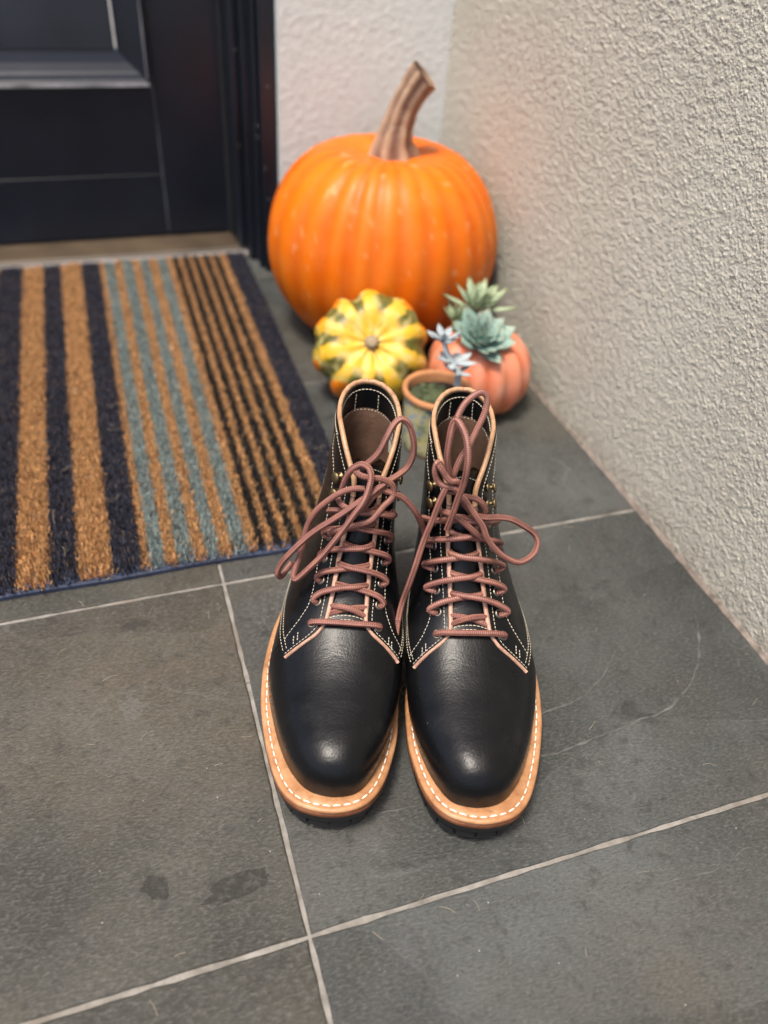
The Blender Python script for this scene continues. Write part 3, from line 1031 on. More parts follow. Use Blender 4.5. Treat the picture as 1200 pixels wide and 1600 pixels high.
def leaf_mat(name, c0, c1, tipc):
    t = NT(name)
    c = t.coord()
    oi = t.new('ShaderNodeObjectInfo')
    n = t.noise(c, 40, 4)
    col = t.ramp(n, [(0.3, c0), (0.7, c1)])
    col = t.mix(t.math('MULTIPLY', oi.outputs['Random'], 0.4), col, c1)
    g = t.new('ShaderNodeSeparateXYZ'); t.link(t.coord('Generated'), g.inputs[0])
    col = t.mix(t.ramp(g.outputs['X'], [(0.75, 0.0), (1.0, 0.7)]), col, tipc)
    return t.set(col, 0.55, t.bump(n, 0.2, 0.001), Specular_IOR_Level=0.35)


M['leaf_blue'] = leaf_mat('blue_green_leaf', (0.17, 0.30, 0.26), (0.28, 0.42, 0.36), (0.42, 0.38, 0.26))
M['leaf_pale'] = leaf_mat('pale_green_leaf', (0.24, 0.33, 0.20), (0.42, 0.50, 0.33), (0.30, 0.36, 0.14))
M['leaf_olive'] = leaf_mat('olive_leaf', (0.15, 0.22, 0.12), (0.30, 0.36, 0.20), (0.42, 0.30, 0.16))
M['leaf_ghost'] = leaf_mat('ghost_leaf', (0.30, 0.37, 0.40), (0.46, 0.52, 0.54), (0.46, 0.46, 0.46))
M['soil'] = mat_simple('dark_soil', (0.018, 0.015, 0.012), 0.95, 120, 0.8, 0.003, 0.5)
M['moss'] = mat_simple('moss', (0.065, 0.085, 0.036), 0.9, 140, 0.9, 0.003, 0.6)


def rosette(name, loc, tilt, spin, nleaf, L0, L1, Wd, th, el0, el1, curl, mat, label, cat='succulent', wide=0.55, tip=1.6):
    root = empty(name, loc, 0, label, cat)
    root.rotation_euler = (tilt[0], tilt[1], spin)
    me = leaf_mesh('leaf', 1.0, Wd, th, curl, wide, tip)
    me.materials.append(mat)
    for k in range(nleaf):
        t = k / (nleaf - 1)                 # 0 outer .. 1 inner
        o = bpy.data.objects.new('leaf', me)
        COL.objects.link(o)
        o.parent = root
        a = k * 2.39996
        el = el0 + (el1 - el0) * t + random.uniform(-0.08, 0.08)
        L = (L0 + (L1 - L0) * t) * random.uniform(0.9, 1.1)
        o.matrix_local = Matrix.Translation((0, 0, 0.004 * t)) @ Matrix.Rotation(a, 4, 'Z') @ Matrix.Rotation(-el, 4, 'Y') @ Matrix.Translation((0.002, 0, 0)) @ Matrix.Scale(L, 4)
    v, f = lathe([(0.003, -0.014), (0.0045, -0.006), (0.004, 0.002), (0.0001, 0.003)], 8)
    mesh_obj('stalk', v, f, mat, root)
    return root


rosette('succulent', (0.3985, 0.768, 0.0985), (0.50, 0.02), 0.2, 44, 0.043, 0.014, 0.60, 0.16, 0.12, 1.25, 0.22, M['leaf_blue'],
        'blue green rosette succulent on the front of the coral pumpkin')
rosette('succulent', (0.4190, 0.824, 0.1060), (0.10, 0.05), 0.7, 24, 0.050, 0.027, 0.34, 0.14, 0.42, 1.30, 0.05, M['leaf_pale'],
        'tall pale green pointed succulent at the back of the coral pumpkin', wide=0.5, tip=1.3)
rosette('succulent', (0.3850, 0.806, 0.1030), (0.12, -0.30), 1.7, 16, 0.031, 0.018, 0.34, 0.14, 0.40, 1.25, 0.08, M['leaf_olive'],
        'small olive spiky succulent on the left shoulder of the coral pumpkin', wide=0.5, tip=1.3)

# glazed pot with moss and a ghostly grey succulent
POT = (0.3290, 0.7135, 0.0)


def mat_glaze():
    t = NT('speckled_glaze')
    c = t.coord()
    n = t.noise(c, 48, 5, 0.6)
    col = t.ramp(n, [(0.34, (0.05, 0.10, 0.17)), (0.42, (0.17, 0.22, 0.15)), (0.49, (0.48, 0.42, 0.17)), (0.58, (0.56, 0.50, 0.27)), (0.68, (0.17, 0.32, 0.52))])
    n2 = t.noise(c, 95, 4)
    col = t.mix(t.ramp(n2, [(0.54, 0.0), (0.62, 0.85)]), col, (0.10, 0.19, 0.32))
    return t.set(col, 0.3, t.bump(n, 0.2, 0.001))


M['glaze'] = mat_glaze()
M['terracotta'] = mat_simple('terracotta', (0.46, 0.205, 0.085), 0.8, 90, 0.3, 0.0008, 0.22)
pot = empty('flower_pot', POT, 0, 'small speckled glazed pot with terracotta rim just behind the two boots', 'pot')
v, f = lathe([(0.0345, 0.0045), (0.0358, 0.020), (0.0372, 0.045), (0.0385, 0.0700)], 48)
mesh_obj('body', v, f, M['glaze'], pot)
v, f = lathe([(0.0001, 0.0), (0.0315, 0.0), (0.0338, 0.0012), (0.0343, 0.0046)], 48)
mesh_obj('foot', v, f, M['terracotta'], pot)
v, f = lathe([(0.0384, 0.0698), (0.0402, 0.0715), (0.0408, 0.0745), (0.0400, 0.0775), (0.0380, 0.0785), (0.0352, 0.0775), (0.0342, 0.0745), (0.0335, 0.055)], 48)
mesh_obj('rim', v, f, M['terracotta'], pot)
v, f = lathe([(0.0001, 0.0660), (0.018, 0.0665), (0.0340, 0.0655)], 32)
v[:, 2] += 0.002 * vnoise(v, 160, 1.0)
mesh_obj('soil', v, f, M['soil'], pot)
# moss cushions
ms = empty('moss_cushion', (POT[0] - 0.010, POT[1] + 0.004, 0.0655), 0, 'lumpy green moss cushion on the soil of the glazed pot', 'moss')
q = MB()
for k in range(26):
    a, r = random.uniform(0, 6.28), 0.019 * math.sqrt(random.random())
    cx, cy, R = r * math.cos(a), r * math.sin(a), random.uniform(0.004, 0.0075)
    v, f = lathe([(0.0001, R), (0.5 * R, 0.87 * R), (0.87 * R, 0.5 * R), (R, 0), (0.7 * R, -0.5 * R)], 9)
    v = v * (1 + 0.25 * vnoise(v, 300, k)[:, None]) + np.array([cx, cy, 0.003])
    q.add(v, f)
tag(q.build('cushion', M['moss'], ms, True), kind='stuff')
# ghost plant: bent stem with three star clusters
gp = empty('ghost_plant', (POT[0] + 0.016, POT[1] - 0.004, 0.066), 0, 'pale grey blue succulent with star shaped leaves rising from the glazed pot', 'succulent')
gloc = np.array([POT[0] + 0.016, POT[1] - 0.004, 0.066])
stem_px = [(714, 602, 0.884), (716, 582, 0.876), (708, 567, 0.872), (698, 550, 0.868), (694, 534, 0.866)]
P = np.array([atd(*a) for a in stem_px]) - gloc
v, f, _ = tube(resample(P, n=20), np.linspace(0.0040, 0.0030, 20), 8)
mesh_obj('stalk', v, f, M['leaf_ghost'], gp)
lm = leaf_mesh('leaf', 1.0, 0.46, 0.22, 0.15, 0.6, 1.5)
lm.materials.append(M['leaf_ghost'])
for ci, (pt, n, L) in enumerate(((4, 9, 0.020), (2, 6, 0.024), (1, 5, 0.018))):
    for k in range(n):
        o = bpy.data.objects.new('leaf', lm)
        COL.objects.link(o)
        o.parent = gp
        a = k * 2.39996 + ci * 0.9
        el = 0.1 + 0.9 * k / n if ci == 0 else random.uniform(-0.1, 0.5)
        o.matrix_local = Matrix.Translation(P[pt]) @ Matrix.Rotation(a, 4, 'Z') @ Matrix.Rotation(-el, 4, 'Y') @ Matrix.Scale(L * random.uniform(0.85, 1.15), 4)


# ------------------------------------------------------------------ boots
# boot frame: u runs from the toe back to the heel, v sideways (+ towards the other boot), z up
LAT = pchip([0, .004, .015, .036, .07, .10, .13, .16, .2, .25, .285, .297, .30], [-.004, -.022, -.036, -.047, -.0575, -.0635, -.0655, -.064, -.057, -.047, -.034, -.020, -.0105])
MED = pchip([0, .002, .007, .02, .045, .075, .105, .135, .17, .2, .25, .285, .297, .30], [-.004, .008, .020, .031, .0395, .0445, .045, .041, .033, .027, .026, .013, -.001, -.0105])


def zw(u):       # top of the welt, with toe spring
    return .0285 + .0105 * np.clip(1 - np.asarray(u) / .1, 0, 1) ** 2


def boot_tables():
    t = np.linspace(0, 1, 15)
    u = .0125 + (.12 - .0125) * t ** 1.9
    w = pchip([.0125, .0135, .0165, .027, .046, .075, .103, .12], [.0010, .0082, .0162, .0260, .0358, .0450, .0504, .0515])(u)
    Fz = pchip([.0125, .0135, .0165, .023, .036, .055, .08, .10, .12], [.0445, .0510, .0582, .0650, .0702, .0728, .0770, .083, .0925])(u)
    mB = pchip([.0135, .028, .046, .075, .103, .12], [-.001, -.003, -.0045, -.0065, -.0088, -.0105])(u)
    mF = mB + pchip([.0135, .05, .12], [0, .004, .0105])(u)
    rows = [(t[i], u[i], Fz[i], u[i], float(zw(u[i])) - .008, w[i], .34, 2.35 - .1 * t[i], 5.0, mB[i], mF[i]) for i in range(15)]
    fan = [  # r, Fu, Fz, Bu, Bz, w, k, nf, nb, mB, mF
        (.15, .137, .1045, .170, .022, .0490, .34, 2.15, 4.0, -.0105, .0015),
        (.30, .1505, .117, .228, .022, .0435, .36, 2.10, 3.2, -.0105, .003),
        (.45, .1625, .1315, .280, .040, .0370, .40, 2.05, 2.3, -.0090, .005),
        (.60, .172, .1465, .288, .082, .0312, .43, 2.0, 2.2, -.0040, .0075),
        (.75, .180, .1615, .281, .125, .0280, .46, 1.95, 2.2, .0010, .009),
        (.90, .188, .180, .2795, .170, .0258, .48, 1.9, 2.2, .0045, .0105),
        (1.0, .1945, .199, .2815, .208, .0240, .50, 1.85, 2.2, .0060, .011)]
    rows += [(1 + r[0],) + r[1:] for r in fan]
    A = np.array(rows)
    return [pchip(A[:, 0], A[:, i]) for i in range(1, A.shape[1])]


BT = boot_tables()


def bsurf(s, phi):
    s = np.asarray(s, float); phi = np.asarray(phi, float)
    s, phi = np.broadcast_arrays(s, phi)
    Fu, Fz, Bu, Bz, w, k, nf, nb, mB, mF = [f(s) for f in BT]
    c, sn = np.cos(phi), np.sin(phi)
    n = np.where(c > 0, nf, nb)
    C = np.sign(c) * np.abs(c) ** (2 / n)
    S = np.sign(sn) * np.abs(sn) ** (2 / n)
    fr_ = np.where(C > 0, k + (1 - k) * C, k + k * C)
    return np.stack([Bu + (Fu - Bu) * fr_, mB + (mF - mB) * fr_ + w * S, Bz + (Fz - Bz) * fr_], -1)


def bnorm(s, phi):
    e = 1e-3
    du = bsurf(np.clip(s + e, 0, 2), phi) - bsurf(np.clip(np.asarray(s) - e, 0, 2), phi)
    dp = bsurf(s, np.asarray(phi) + e) - bsurf(s, np.asarray(phi) - e)
    n = np.cross(dp, du)
    ln = np.linalg.norm(n, axis=-1, keepdims=True)
    n = n / (ln + 1e-12)
    # orient outward
    Fu, Fz, Bu, Bz, w, k, nf, nb, mB, mF = [f(s) for f in BT]
    ctr_ = np.stack(np.broadcast_arrays(Bu + (Fu - Bu) * k, mB + (mF - mB) * k, Bz + (Fz - Bz) * k), -1)
    sg = np.sign(np.sum((bsurf(s, phi) - ctr_) * n, -1, keepdims=True))
    return n * np.where(sg == 0, 1, sg)


def boff(s, phi, off):
    return bsurf(s, phi) + bnorm(s, phi) * np.asarray(off)[..., None]


def phi_of(s, vrel):
    """front-half angle whose sideways offset from the section's own axis is vrel (signed)"""
    w = BT[4](s); nf = BT[6](s)
    q = np.clip(np.abs(vrel) / w, 0, .9995)
    return np.sign(vrel) * np.arcsin(q ** (nf / 2))


EDGE = {-1: pchip([.935, .944, .956, .97, .985, 1.01, 1.05, 1.12, 1.5, 1.84, 1.89, 1.94, 1.975, 2.0], [.0420, .0370, .0310, .0252, .0208, .0174, .0156, .0150, .0128, .0108, .0120, .0160, .0200, .0234]),
        1: pchip([.945, .955, .967, .98, .993, 1.012, 1.05, 1.12, 1.5, 1.84, 1.89, 1.94, 1.975, 2.0], [.0435, .0380, .0315, .0258, .0212, .0180, .0162, .0155, .0135, .0116, .0128, .0165, .0204, .0234])}
S0 = {-1: .935, 1: .945}
PHLS = {-1: pchip([.935, 1.0, 1.15, 1.35, 1.6, 1.75, 2.0], [math.radians(a) for a in (56, 61, 74, 98, 145, 180, 180)]),
        1: pchip([.945, 1.0, 1.15, 1.35, 1.6, 1.75, 2.0], [math.radians(a) for a in (60, 66, 79, 100, 145, 180, 180)])}


def phe(side, s):
    return np.abs(phi_of(s, EDGE[side](s)))


def sgrid(s0, s1, ns, p0, p1, nc, off):
    """grid between angle functions p0(s), p1(s)"""
    s = np.linspace(s0, s1, ns)[:, None] * np.ones((1, nc))
    t = np.linspace(0, 1, nc)[None, :]
    a = np.array([p0(x) for x in s[:, 0]])[:, None]
    b = np.array([p1(x) for x in s[:, 0]])[:, None]
    return boff(s, a + (b - a) * t, np.full(s.shape, off)), grid_faces(ns, nc)


def ribbon(path, nrm, into, width, t0, t1):
    """rectangular strip swept along path; into = direction away from the leather"""
    n = len(path)
    width = np.broadcast_to(width, (n,))[:, None]
    R = [path + nrm * t0, path + nrm * t1 * .9 + into * 0.0002, path + nrm * t1 + into * width * .35, path + nrm * t1 * .75 + into * width * .85, path + into * width + nrm * (t0 + t1) * .5, path + nrm * t0 * .8 + into * width * .85]
    V = np.stack(R, 1).reshape(-1, 3)
    F = [tuple(f) for f in grid_faces(n, 6, closed_v=True)] + [tuple(range(5, -1, -1)), tuple(range((n - 1) * 6, n * 6))]
    return V, F


def stitches(q, path, nrm, pitch, length, r, lift=0.0):
    L = np.concatenate([[0], np.cumsum(np.linalg.norm(np.diff(path, axis=0), axis=1))])
    k = int(L[-1] / pitch)
    if k < 1:
        return
    for i in range(k):
        a = (i + .5) * pitch - length / 2
        ts = np.array([a, a + length * .25, a + length * .75, a + length])
        P = np.stack([np.interp(ts, L, path[:, j]) for j in range(3)], 1)
        N = np.stack([np.interp(ts, L, nrm[:, j]) for j in range(3)], 1)
        P = P + N * (lift + np.array([-r * .8, r * .5, r * .5, -r * .8]))[:, None]
        P[:, :] += RNG.normal(0, r * .12, 3)
        v, f, _ = tube(P, np.array([.6, 1, 1, .6]) * r, 5)
        q.add(v, f)


def curve_on(sp, off, n=160):
    """sp: list of (s, phi) -> dense path + normals on the offset surface"""
    sp = resample(np.array(sp), n=n) if len(sp) > 2 else np.linspace(sp[0], sp[1], n)
    return boff(sp[:, 0], sp[:, 1], np.full(len(sp), off)), bnorm(sp[:, 0], sp[:, 1])


def outline(off=0.0, n=240):
    """welt outline (u, v), moved inwards by off"""
    a = np.linspace(0, 1, 200)
    uu = .30 * (1 - np.cos(a * np.pi)) / 2
    lat = np.stack([uu, LAT(uu)], 1); med = np.stack([uu, MED(uu)], 1)[::-1]
    P = np.concatenate([lat, med[1:-1]])
    P = resample(P, n=n, closed=True)
    for _ in range(6):
        P = (np.roll(P, 1, 0) + 2 * P + np.roll(P, -1, 0)) / 4
    T_ = np.roll(P, -1, 0) - np.roll(P, 1, 0)
    T_ /= np.linalg.norm(T_, axis=1)[:, None]
    N_ = np.stack([T_[:, 1], -T_[:, 0]], 1)
    ctr_ = np.array([.15, -.01])
    if np.mean(np.sum((ctr_ - P) * N_, 1)) < 0:
        N_ = -N_
    return P + N_ * off


ROWS = [1.024, 1.142, 1.268, 1.388, 1.515, 1.655, 1.780, 1.865]      # six eyelets, two speed hooks


def eye_v(side, s):
    return EDGE[side](min(s, 1.84)) + .0078


def build_boot(toe, alpha, sig, label):
    """sig=+1: inner side is picture-right"""
    root = empty('boot', (toe[0], toe[1], 0), -math.radians(alpha), label, 'boot', 'pair of black lace-up boots')

    def loc(P):
        P = np.asarray(P, float)
        return np.stack([P[..., 1] * sig, P[..., 0] - .011, P[..., 2]], -1).reshape(-1, 3)

    def part(name, V, F, mat, parent=root, smooth=True, kind=None):
        o = mesh_obj(name, loc(V), F, M[mat], parent, smooth)
        if kind:
            o['kind'] = kind
        return o
    # --- sole
    def ring(off, zf):
        P = outline(off)
        return np.column_stack([P, zf(P[:, 0])])
    nO = 240
    rubber_bot = lambda u: .0105 * np.clip(1 - u / .1, 0, 1) ** 2
    R_ = [ring(.0145, lambda u: zw(u) + .0002), ring(.0095, lambda u: zw(u) + .0002), ring(.0058, lambda u: zw(u) - .0001), ring(.0050, lambda u: zw(u) - .0008), ring(.0042, lambda u: zw(u) - .0001),
          ring(.0016, lambda u: zw(u) - .0002), ring(.0003, lambda u: zw(u) - .0012), ring(0, lambda u: zw(u) - .0026), ring(.0006, lambda u: zw(u) - .0044), ring(.010, lambda u: zw(u) - .0046)]
    welt = part('welt', np.concatenate(R_), grid_faces(len(R_), nO, closed_v=True), 'welt')
    R_ = [ring(.010, lambda u: zw(u) - .0046), ring(.0010, lambda u: zw(u) - .0047), ring(.0002, lambda u: zw(u) - .0056), ring(.0002, lambda u: zw(u) - .0092), ring(.0012, lambda u: zw(u) - .0100), ring(.02, lambda u: zw(u) - .0100)]
    part('midsole', np.concatenate(R_), grid_faces(len(R_), nO, closed_v=True), 'midsole')
    R_ = [ring(.014, lambda u: zw(u) - .0101), ring(.0026, lambda u: zw(u) - .0101), ring(.0020, lambda u: zw(u) - .0110), ring(.0030, lambda u: zw(u) - .0195), ring(.0055, lambda u: zw(u) - .0205), ring(.03, lambda u: zw(u) - .0205)]
    outs = part('outsole', np.concatenate(R_), list(map(tuple, grid_faces(len(R_), nO, closed_v=True))) + [tuple(range(5 * nO, 6 * nO))], 'rubber')
    # lugs round the edge of the rubber
    q = MB()
    OA, OB = outline(.0045), outline(.0150)
    for i in range(0, nO, 6):
        pa = [OA[(i + k) % nO] for k in (0, 2, 5)]
        pb = [OB[(i + k) % nO] for k in (0, 2, 5)]
        u0 = np.mean([p[0] for p in pa])
        zb = float(rubber_bot(np.array(u0)))
        zt_ = float(zw(u0)) - .0195
        top = [(p[0], p[1], zt_) for p in pa] + [(p[0], p[1], zt_) for p in pb[::-1]]
        bot = [(p[0], p[1], zb) for p in pa] + [(p[0], p[1], zb) for p in pb[::-1]]
        q.add(top + bot, [tuple(range(6)), tuple(range(11, 5, -1))] + [(k, (k + 1) % 6, 6 + (k + 1) % 6, 6 + k) for k in range(6)])
    V = np.concatenate(q.v)
    part('lugs', V, q.f, 'rubber', outs, False, 'stuff')
    # heel block
    P = outline(.0015)
    P = P[P[:, 0] > .222]
    H_ = np.concatenate([np.column_stack([P, np.full(len(P), z)]) for z in (0.0005, .0165)])
    # order the cut outline by angle
    c0 = P.mean(0); od = np.argsort(np.arctan2(P[:, 1] - c0[1], P[:, 0] - c0[0]))
    n = len(P)
    H_ = np.concatenate([np.column_stack([P[od], np.full(n, z)]) for z in (0.0003, .0160)])
    part('heel', H_, [tuple(f) for f in grid_faces(2, n, closed_v=True)] + [tuple(range(n)), tuple(range(n, 2 * n))], 'rubber', root, False)
    # welt stitching
    P = outline(.0047)
    mid = int(np.argmin(P[:, 0]))
    P = np.roll(P, -mid - nO // 2, axis=0)
    keep = P[:, 0] < .215
    P = P[keep]
    path = np.column_stack([P, zw(P[:, 0]) - .0002])
    q = MB()
    up = np.tile(np.array([0, 0, 1.0]), (len(path), 1))
    stitches(q, resample(path, n=400), np.tile(np.array([0, 0, 1.0]), (400, 1)), .0072, .0052, .00062, -.0001)
    part('welt_stitching', np.concatenate(q.v), q.f, 'welt_thread', welt, True, 'stuff')
    # --- upper
    V, F = sgrid(0.0, 1.062, 64, lambda s: -math.pi, lambda s: math.pi, 96, 0.0)
    part('vamp', V, list(map(tuple, F)) + [tuple(range(96))], 'leather')
    for sd in (-1, 1):
        V, F = sgrid(1.0, 1.76, 40, lambda s: sd * (float(PHLS[sd](s)) - .2), lambda s: sd * math.pi, 30, 0.0002)
        part('heel_counter', V, F, 'leather')
    inner = {}
    for sd in (-1, 1):
        V, F = sgrid(S0[sd], 2.0, 90, lambda s: sd * float(phe(sd, s)), lambda s: sd * float(max(PHLS[sd](s), phe(sd, s) + .02)), 44, .0017)
        quarter = part('quarter', V, F, 'leather')
        # raw edge: corner -> throat -> facing -> collar -> back seam
        ss = np.concatenate([np.linspace(S0[sd], 1.12, 50), np.linspace(1.13, 2.0, 70)])
        ph = phe(sd, ss)
        k = 60
        s2 = np.concatenate([ss, np.full(k, 2.0)])
        p2 = np.concatenate([ph, np.linspace(ph[-1], math.pi, k + 1)[1:]])
        path = boff(s2, sd * p2, np.full(len(s2), .0000))
        nr = bnorm(s2, sd * p2)
        for _ in range(2):
            path[1:-1] = (path[:-2] + 2 * path[1:-1] + path[2:]) / 4
        T_ = np.gradient(path, axis=0); T_ /= np.linalg.norm(T_, axis=1)[:, None]
        inn = np.cross(T_, nr) * sd
        chk = boff(s2, sd * (p2 + .02), np.zeros(len(s2))) - path
        if np.mean(np.sum(inn[20:100] * chk[20:100], 1)) > 0:
            inn = -inn
        for _ in range(6):
            inn[1:-1] = (inn[:-2] + 2 * inn[1:-1] + inn[2:]) / 4
        inn /= np.linalg.norm(inn, axis=1)[:, None]
        wd_ = np.interp(s2, [S0[sd], 1.02, 1.1, 2.0], [.0022, .0025, .0036, .0036])
        wd_ *= 1 + .10 * np.sin(np.arange(len(wd_)) * .7) * RNG.uniform(.3, 1, len(wd_))
        cut = 104
        t1 = np.interp(np.arange(len(s2)), [0, 40, 60], [.0019, .0019, .0013])[:, None]
        V, F = ribbon(path[:cut], nr[:cut], inn[:cut], wd_[:cut], -.0012, t1[:cut])
        part('raw_edge', V, F, 'edge', quarter)
        V, F = ribbon(path[cut - 1:], nr[cut - 1:], inn[cut - 1:], wd_[cut - 1:], -.0026, .0013)
        part('collar_edge', V, F, 'collar_edge', quarter)
        # stitching
        q = MB()
        so = .0017
        st_s = np.linspace(S0[sd] + .006, 1.985, 260)
        pp_ = sd * np.abs(phi_of(st_s, EDGE[sd](st_s) + .0030))
        stitches(q, boff(st_s, pp_, np.full(260, so)), bnorm(st_s, pp_), .0029, .0021, .00028)
        # collar outside
        pa = np.linspace(float(phe(sd, 1.982)) + .1, math.pi, 120)
        stitches(q, boff(np.full(120, 1.982), sd * pa, np.full(120, so)), bnorm(np.full(120, 1.982), sd * pa), .0029, .0021, .00028)
        # outer eyestay row
        es = np.array([1.96, 1.92, 1.86, 1.74, 1.60, 1.45, 1.30, 1.20, 1.12, 1.06, 1.02, .99])
        ev = np.array([.0262, .0252, .0235, .0235, .0240, .0248, .0258, .0268, .0290, .0335, .0385, .0460 if sd > 0 else .0430])
        ev = np.minimum(ev, BT[4](es) * .985)
        sp = np.stack([es, sd * np.abs(phi_of(es, ev))], 1)
        a, b = curve_on(sp, so)
        stitches(q, a, b, .0029, .0021, .00028)
        # double row along the lower edge of the quarter
        for dphi in (.05, .13):
            s_ = np.linspace(S0[sd] + .02, 1.55, 160)
            p_ = sd * (PHLS[sd](s_) - dphi)
            ok = PHLS[sd](s_) - dphi > phe(sd, s_) + .04
            s_, p_ = s_[ok], p_[ok]
            stitches(q, boff(s_, p_, np.full(len(s_), so)), bnorm(s_, p_), .0029, .0021, .00028)
        # bar tacks near the corner
        for dv in (.0000, .0026):
            v0 = .0335 + dv
            s_ = np.linspace(.968 - dv * 3, 1.006 - dv * 3, 20)
            p_ = sd * np.abs(phi_of(s_, v0))
            stitches(q, boff(s_, p_, np.full(20, so)), bnorm(s_, p_), .0022, .0017, .00036)
        # counter seam
        a, b = curve_on([(1.78, sd * 1.85), (1.62, sd * 1.80), (1.45, sd * 1.85), (1.30, sd * 1.75)], so)
        stitches(q, a, b, .0029, .0021, .00028)
        part('stitching', np.concatenate(q.v), q.f, 'thread', quarter, True, 'stuff')
        # eyelets
        for i, s in enumerate(ROWS):
            pe = sd * float(np.abs(phi_of(s, eye_v(sd, s))))
            c_ = boff(s, pe, .0018); n_ = bnorm(s, pe)
            tz = Vector(loc(c_ + n_)[0] - loc(c_)[0])
            rot = tz.to_track_quat('Z', 'Y').to_matrix().to_4x4()
            mloc = Matrix.Translation(Vector(loc(c_)[0])) @ rot
            if i < 6:
                a = np.linspace(0, 2 * np.pi, 24, endpoint=False)
                prof = [(.0019, -.0010), (.0021, .0004), (.0028, .0009), (.0035, .0006), (.0038, -.0002)]
                v, f = lathe(prof, 24)
                o = mesh_obj('eyelet', v, f, M['nickel'], quarter)
                o.matrix_local = mloc
                v, f = lathe([(.0021, .0001), (.0001, .0001)], 16)
                h = mesh_obj('hole_shade', v, f, M['hole_shade'], o)  # black disc, painted shade for the inside of the eyelet
            else:
                v, f = lathe([(.0036, -.0004), (.0036, .0004), (.0016, .0010), (.0014, .0040), (.0024, .0046), (.0042, .0048), (.0044, .0054), (.0038, .0062), (.0020, .0067), (.0001, .0068)], 20)
                o = mesh_obj('speed_hook', v, f, M['brass'], quarter)
                o.matrix_local = mloc @ Matrix.Rotation(.25, 4, 'Y')
    # linings
    V, F = sgrid(1.935, 1.999, 8, lambda s: float(phe(1, s)), lambda s: 2 * math.pi - float(phe(-1, s)), 90, -.0024)
    band = part('collar_lining', V, F, 'leather')
    V, F = sgrid(1.25, 1.945, 40, lambda s: float(phe(1, s)) + .1, lambda s: 2 * math.pi - float(phe(-1, s)) - .1, 80, -.0030)
    part('lining', V, F, 'lining')
    fl = outline(.016); fl = fl[fl[:, 0] > .09]
    c0 = fl.mean(0); od = np.argsort(np.arctan2(fl[:, 1] - c0[1], fl[:, 0] - c0[0]))
    part('insole', np.column_stack([fl[od], np.full(len(fl), .036)]), [tuple(range(len(fl)))], 'lining', root, False)
    q = MB()
    for s_, p0, p1 in ((1.988, 1.45, 2 * math.pi - 1.45), (1.941, 1.1, 2 * math.pi - 1.1)):
        a = np.linspace(p0, p1, 160)
        stitches(q, boff(np.full(160, s_), a, np.full(160, -.0026)), -bnorm(np.full(160, s_), a), .0031, .0022, .00038, .0001)
    for a in (math.pi - .42, math.pi + .42):
        s_ = np.linspace(1.941, 1.988, 20)
        stitches(q, boff(s_, np.full(20, a), np.full(20, -.0026)), -bnorm(s_, np.full(20, a)), .0031, .0022, .00038, .0001)
    part('lining_stitching', np.concatenate(q.v), q.f, 'thread', band, True, 'stuff')
    # tongue
    tv = pchip([1.0, 1.5, 1.85, 1.93, 1.965], [.0225, .0205, .0190, .0165, .0110])
    V1, F1 = sgrid(1.0, 1.965, 50, lambda s: -float(np.abs(phi_of(s, -tv(s)))), lambda s: float(np.abs(phi_of(s, tv(s)))), 24, -.0028)
    V2, F2 = sgrid(1.0, 1.965, 50, lambda s: -float(np.abs(phi_of(s, -tv(s)))), lambda s: float(np.abs(phi_of(s, tv(s)))), 24, -.0050)
    nT = 50 * 24
    F = np.concatenate([F1, F2 + nT])
    rim = [(49 * 24 + i, 49 * 24 + i + 1, nT + 49 * 24 + i + 1, nT + 49 * 24 + i) for i in range(23)]
    tongue = part('tongue', np.concatenate([V1.reshape(-1, 3), V2.reshape(-1, 3)]), [tuple(f) for f in F] + rim, 'leather')
    q = MB()
    a, b = curve_on([(1.90, -float(phi_of(1.90, .0160))), (1.935, -.30), (1.945, 0.0), (1.935, .30), (1.90, float(phi_of(1.90, .0160)))], -.0027)
    stitches(q, a, b, .0029, .0021, .00028)
    part('tongue_stitching', np.concatenate(q.v), q.f, 'thread', tongue, True, 'stuff')
    # throat stitching on the vamp
    q = MB()
    for ds in (0, .022):
        a, b = curve_on([(1.000 + ds, float(phi_of(1.0, -.021))), (1.025 + ds, float(phi_of(1.02, -.011))), (1.034 + ds, 0.0), (1.025 + ds, float(phi_of(1.02, .011))), (1.000 + ds, float(phi_of(1.0, .021)))], .0001)
        stitches(q, a, b, .0030, .0022, .00036)
    part('throat_stitching', np.concatenate(q.v), q.f, 'thread', root, True, 'stuff')
    root['_'] = 0
    del root['_']
    return root, loc


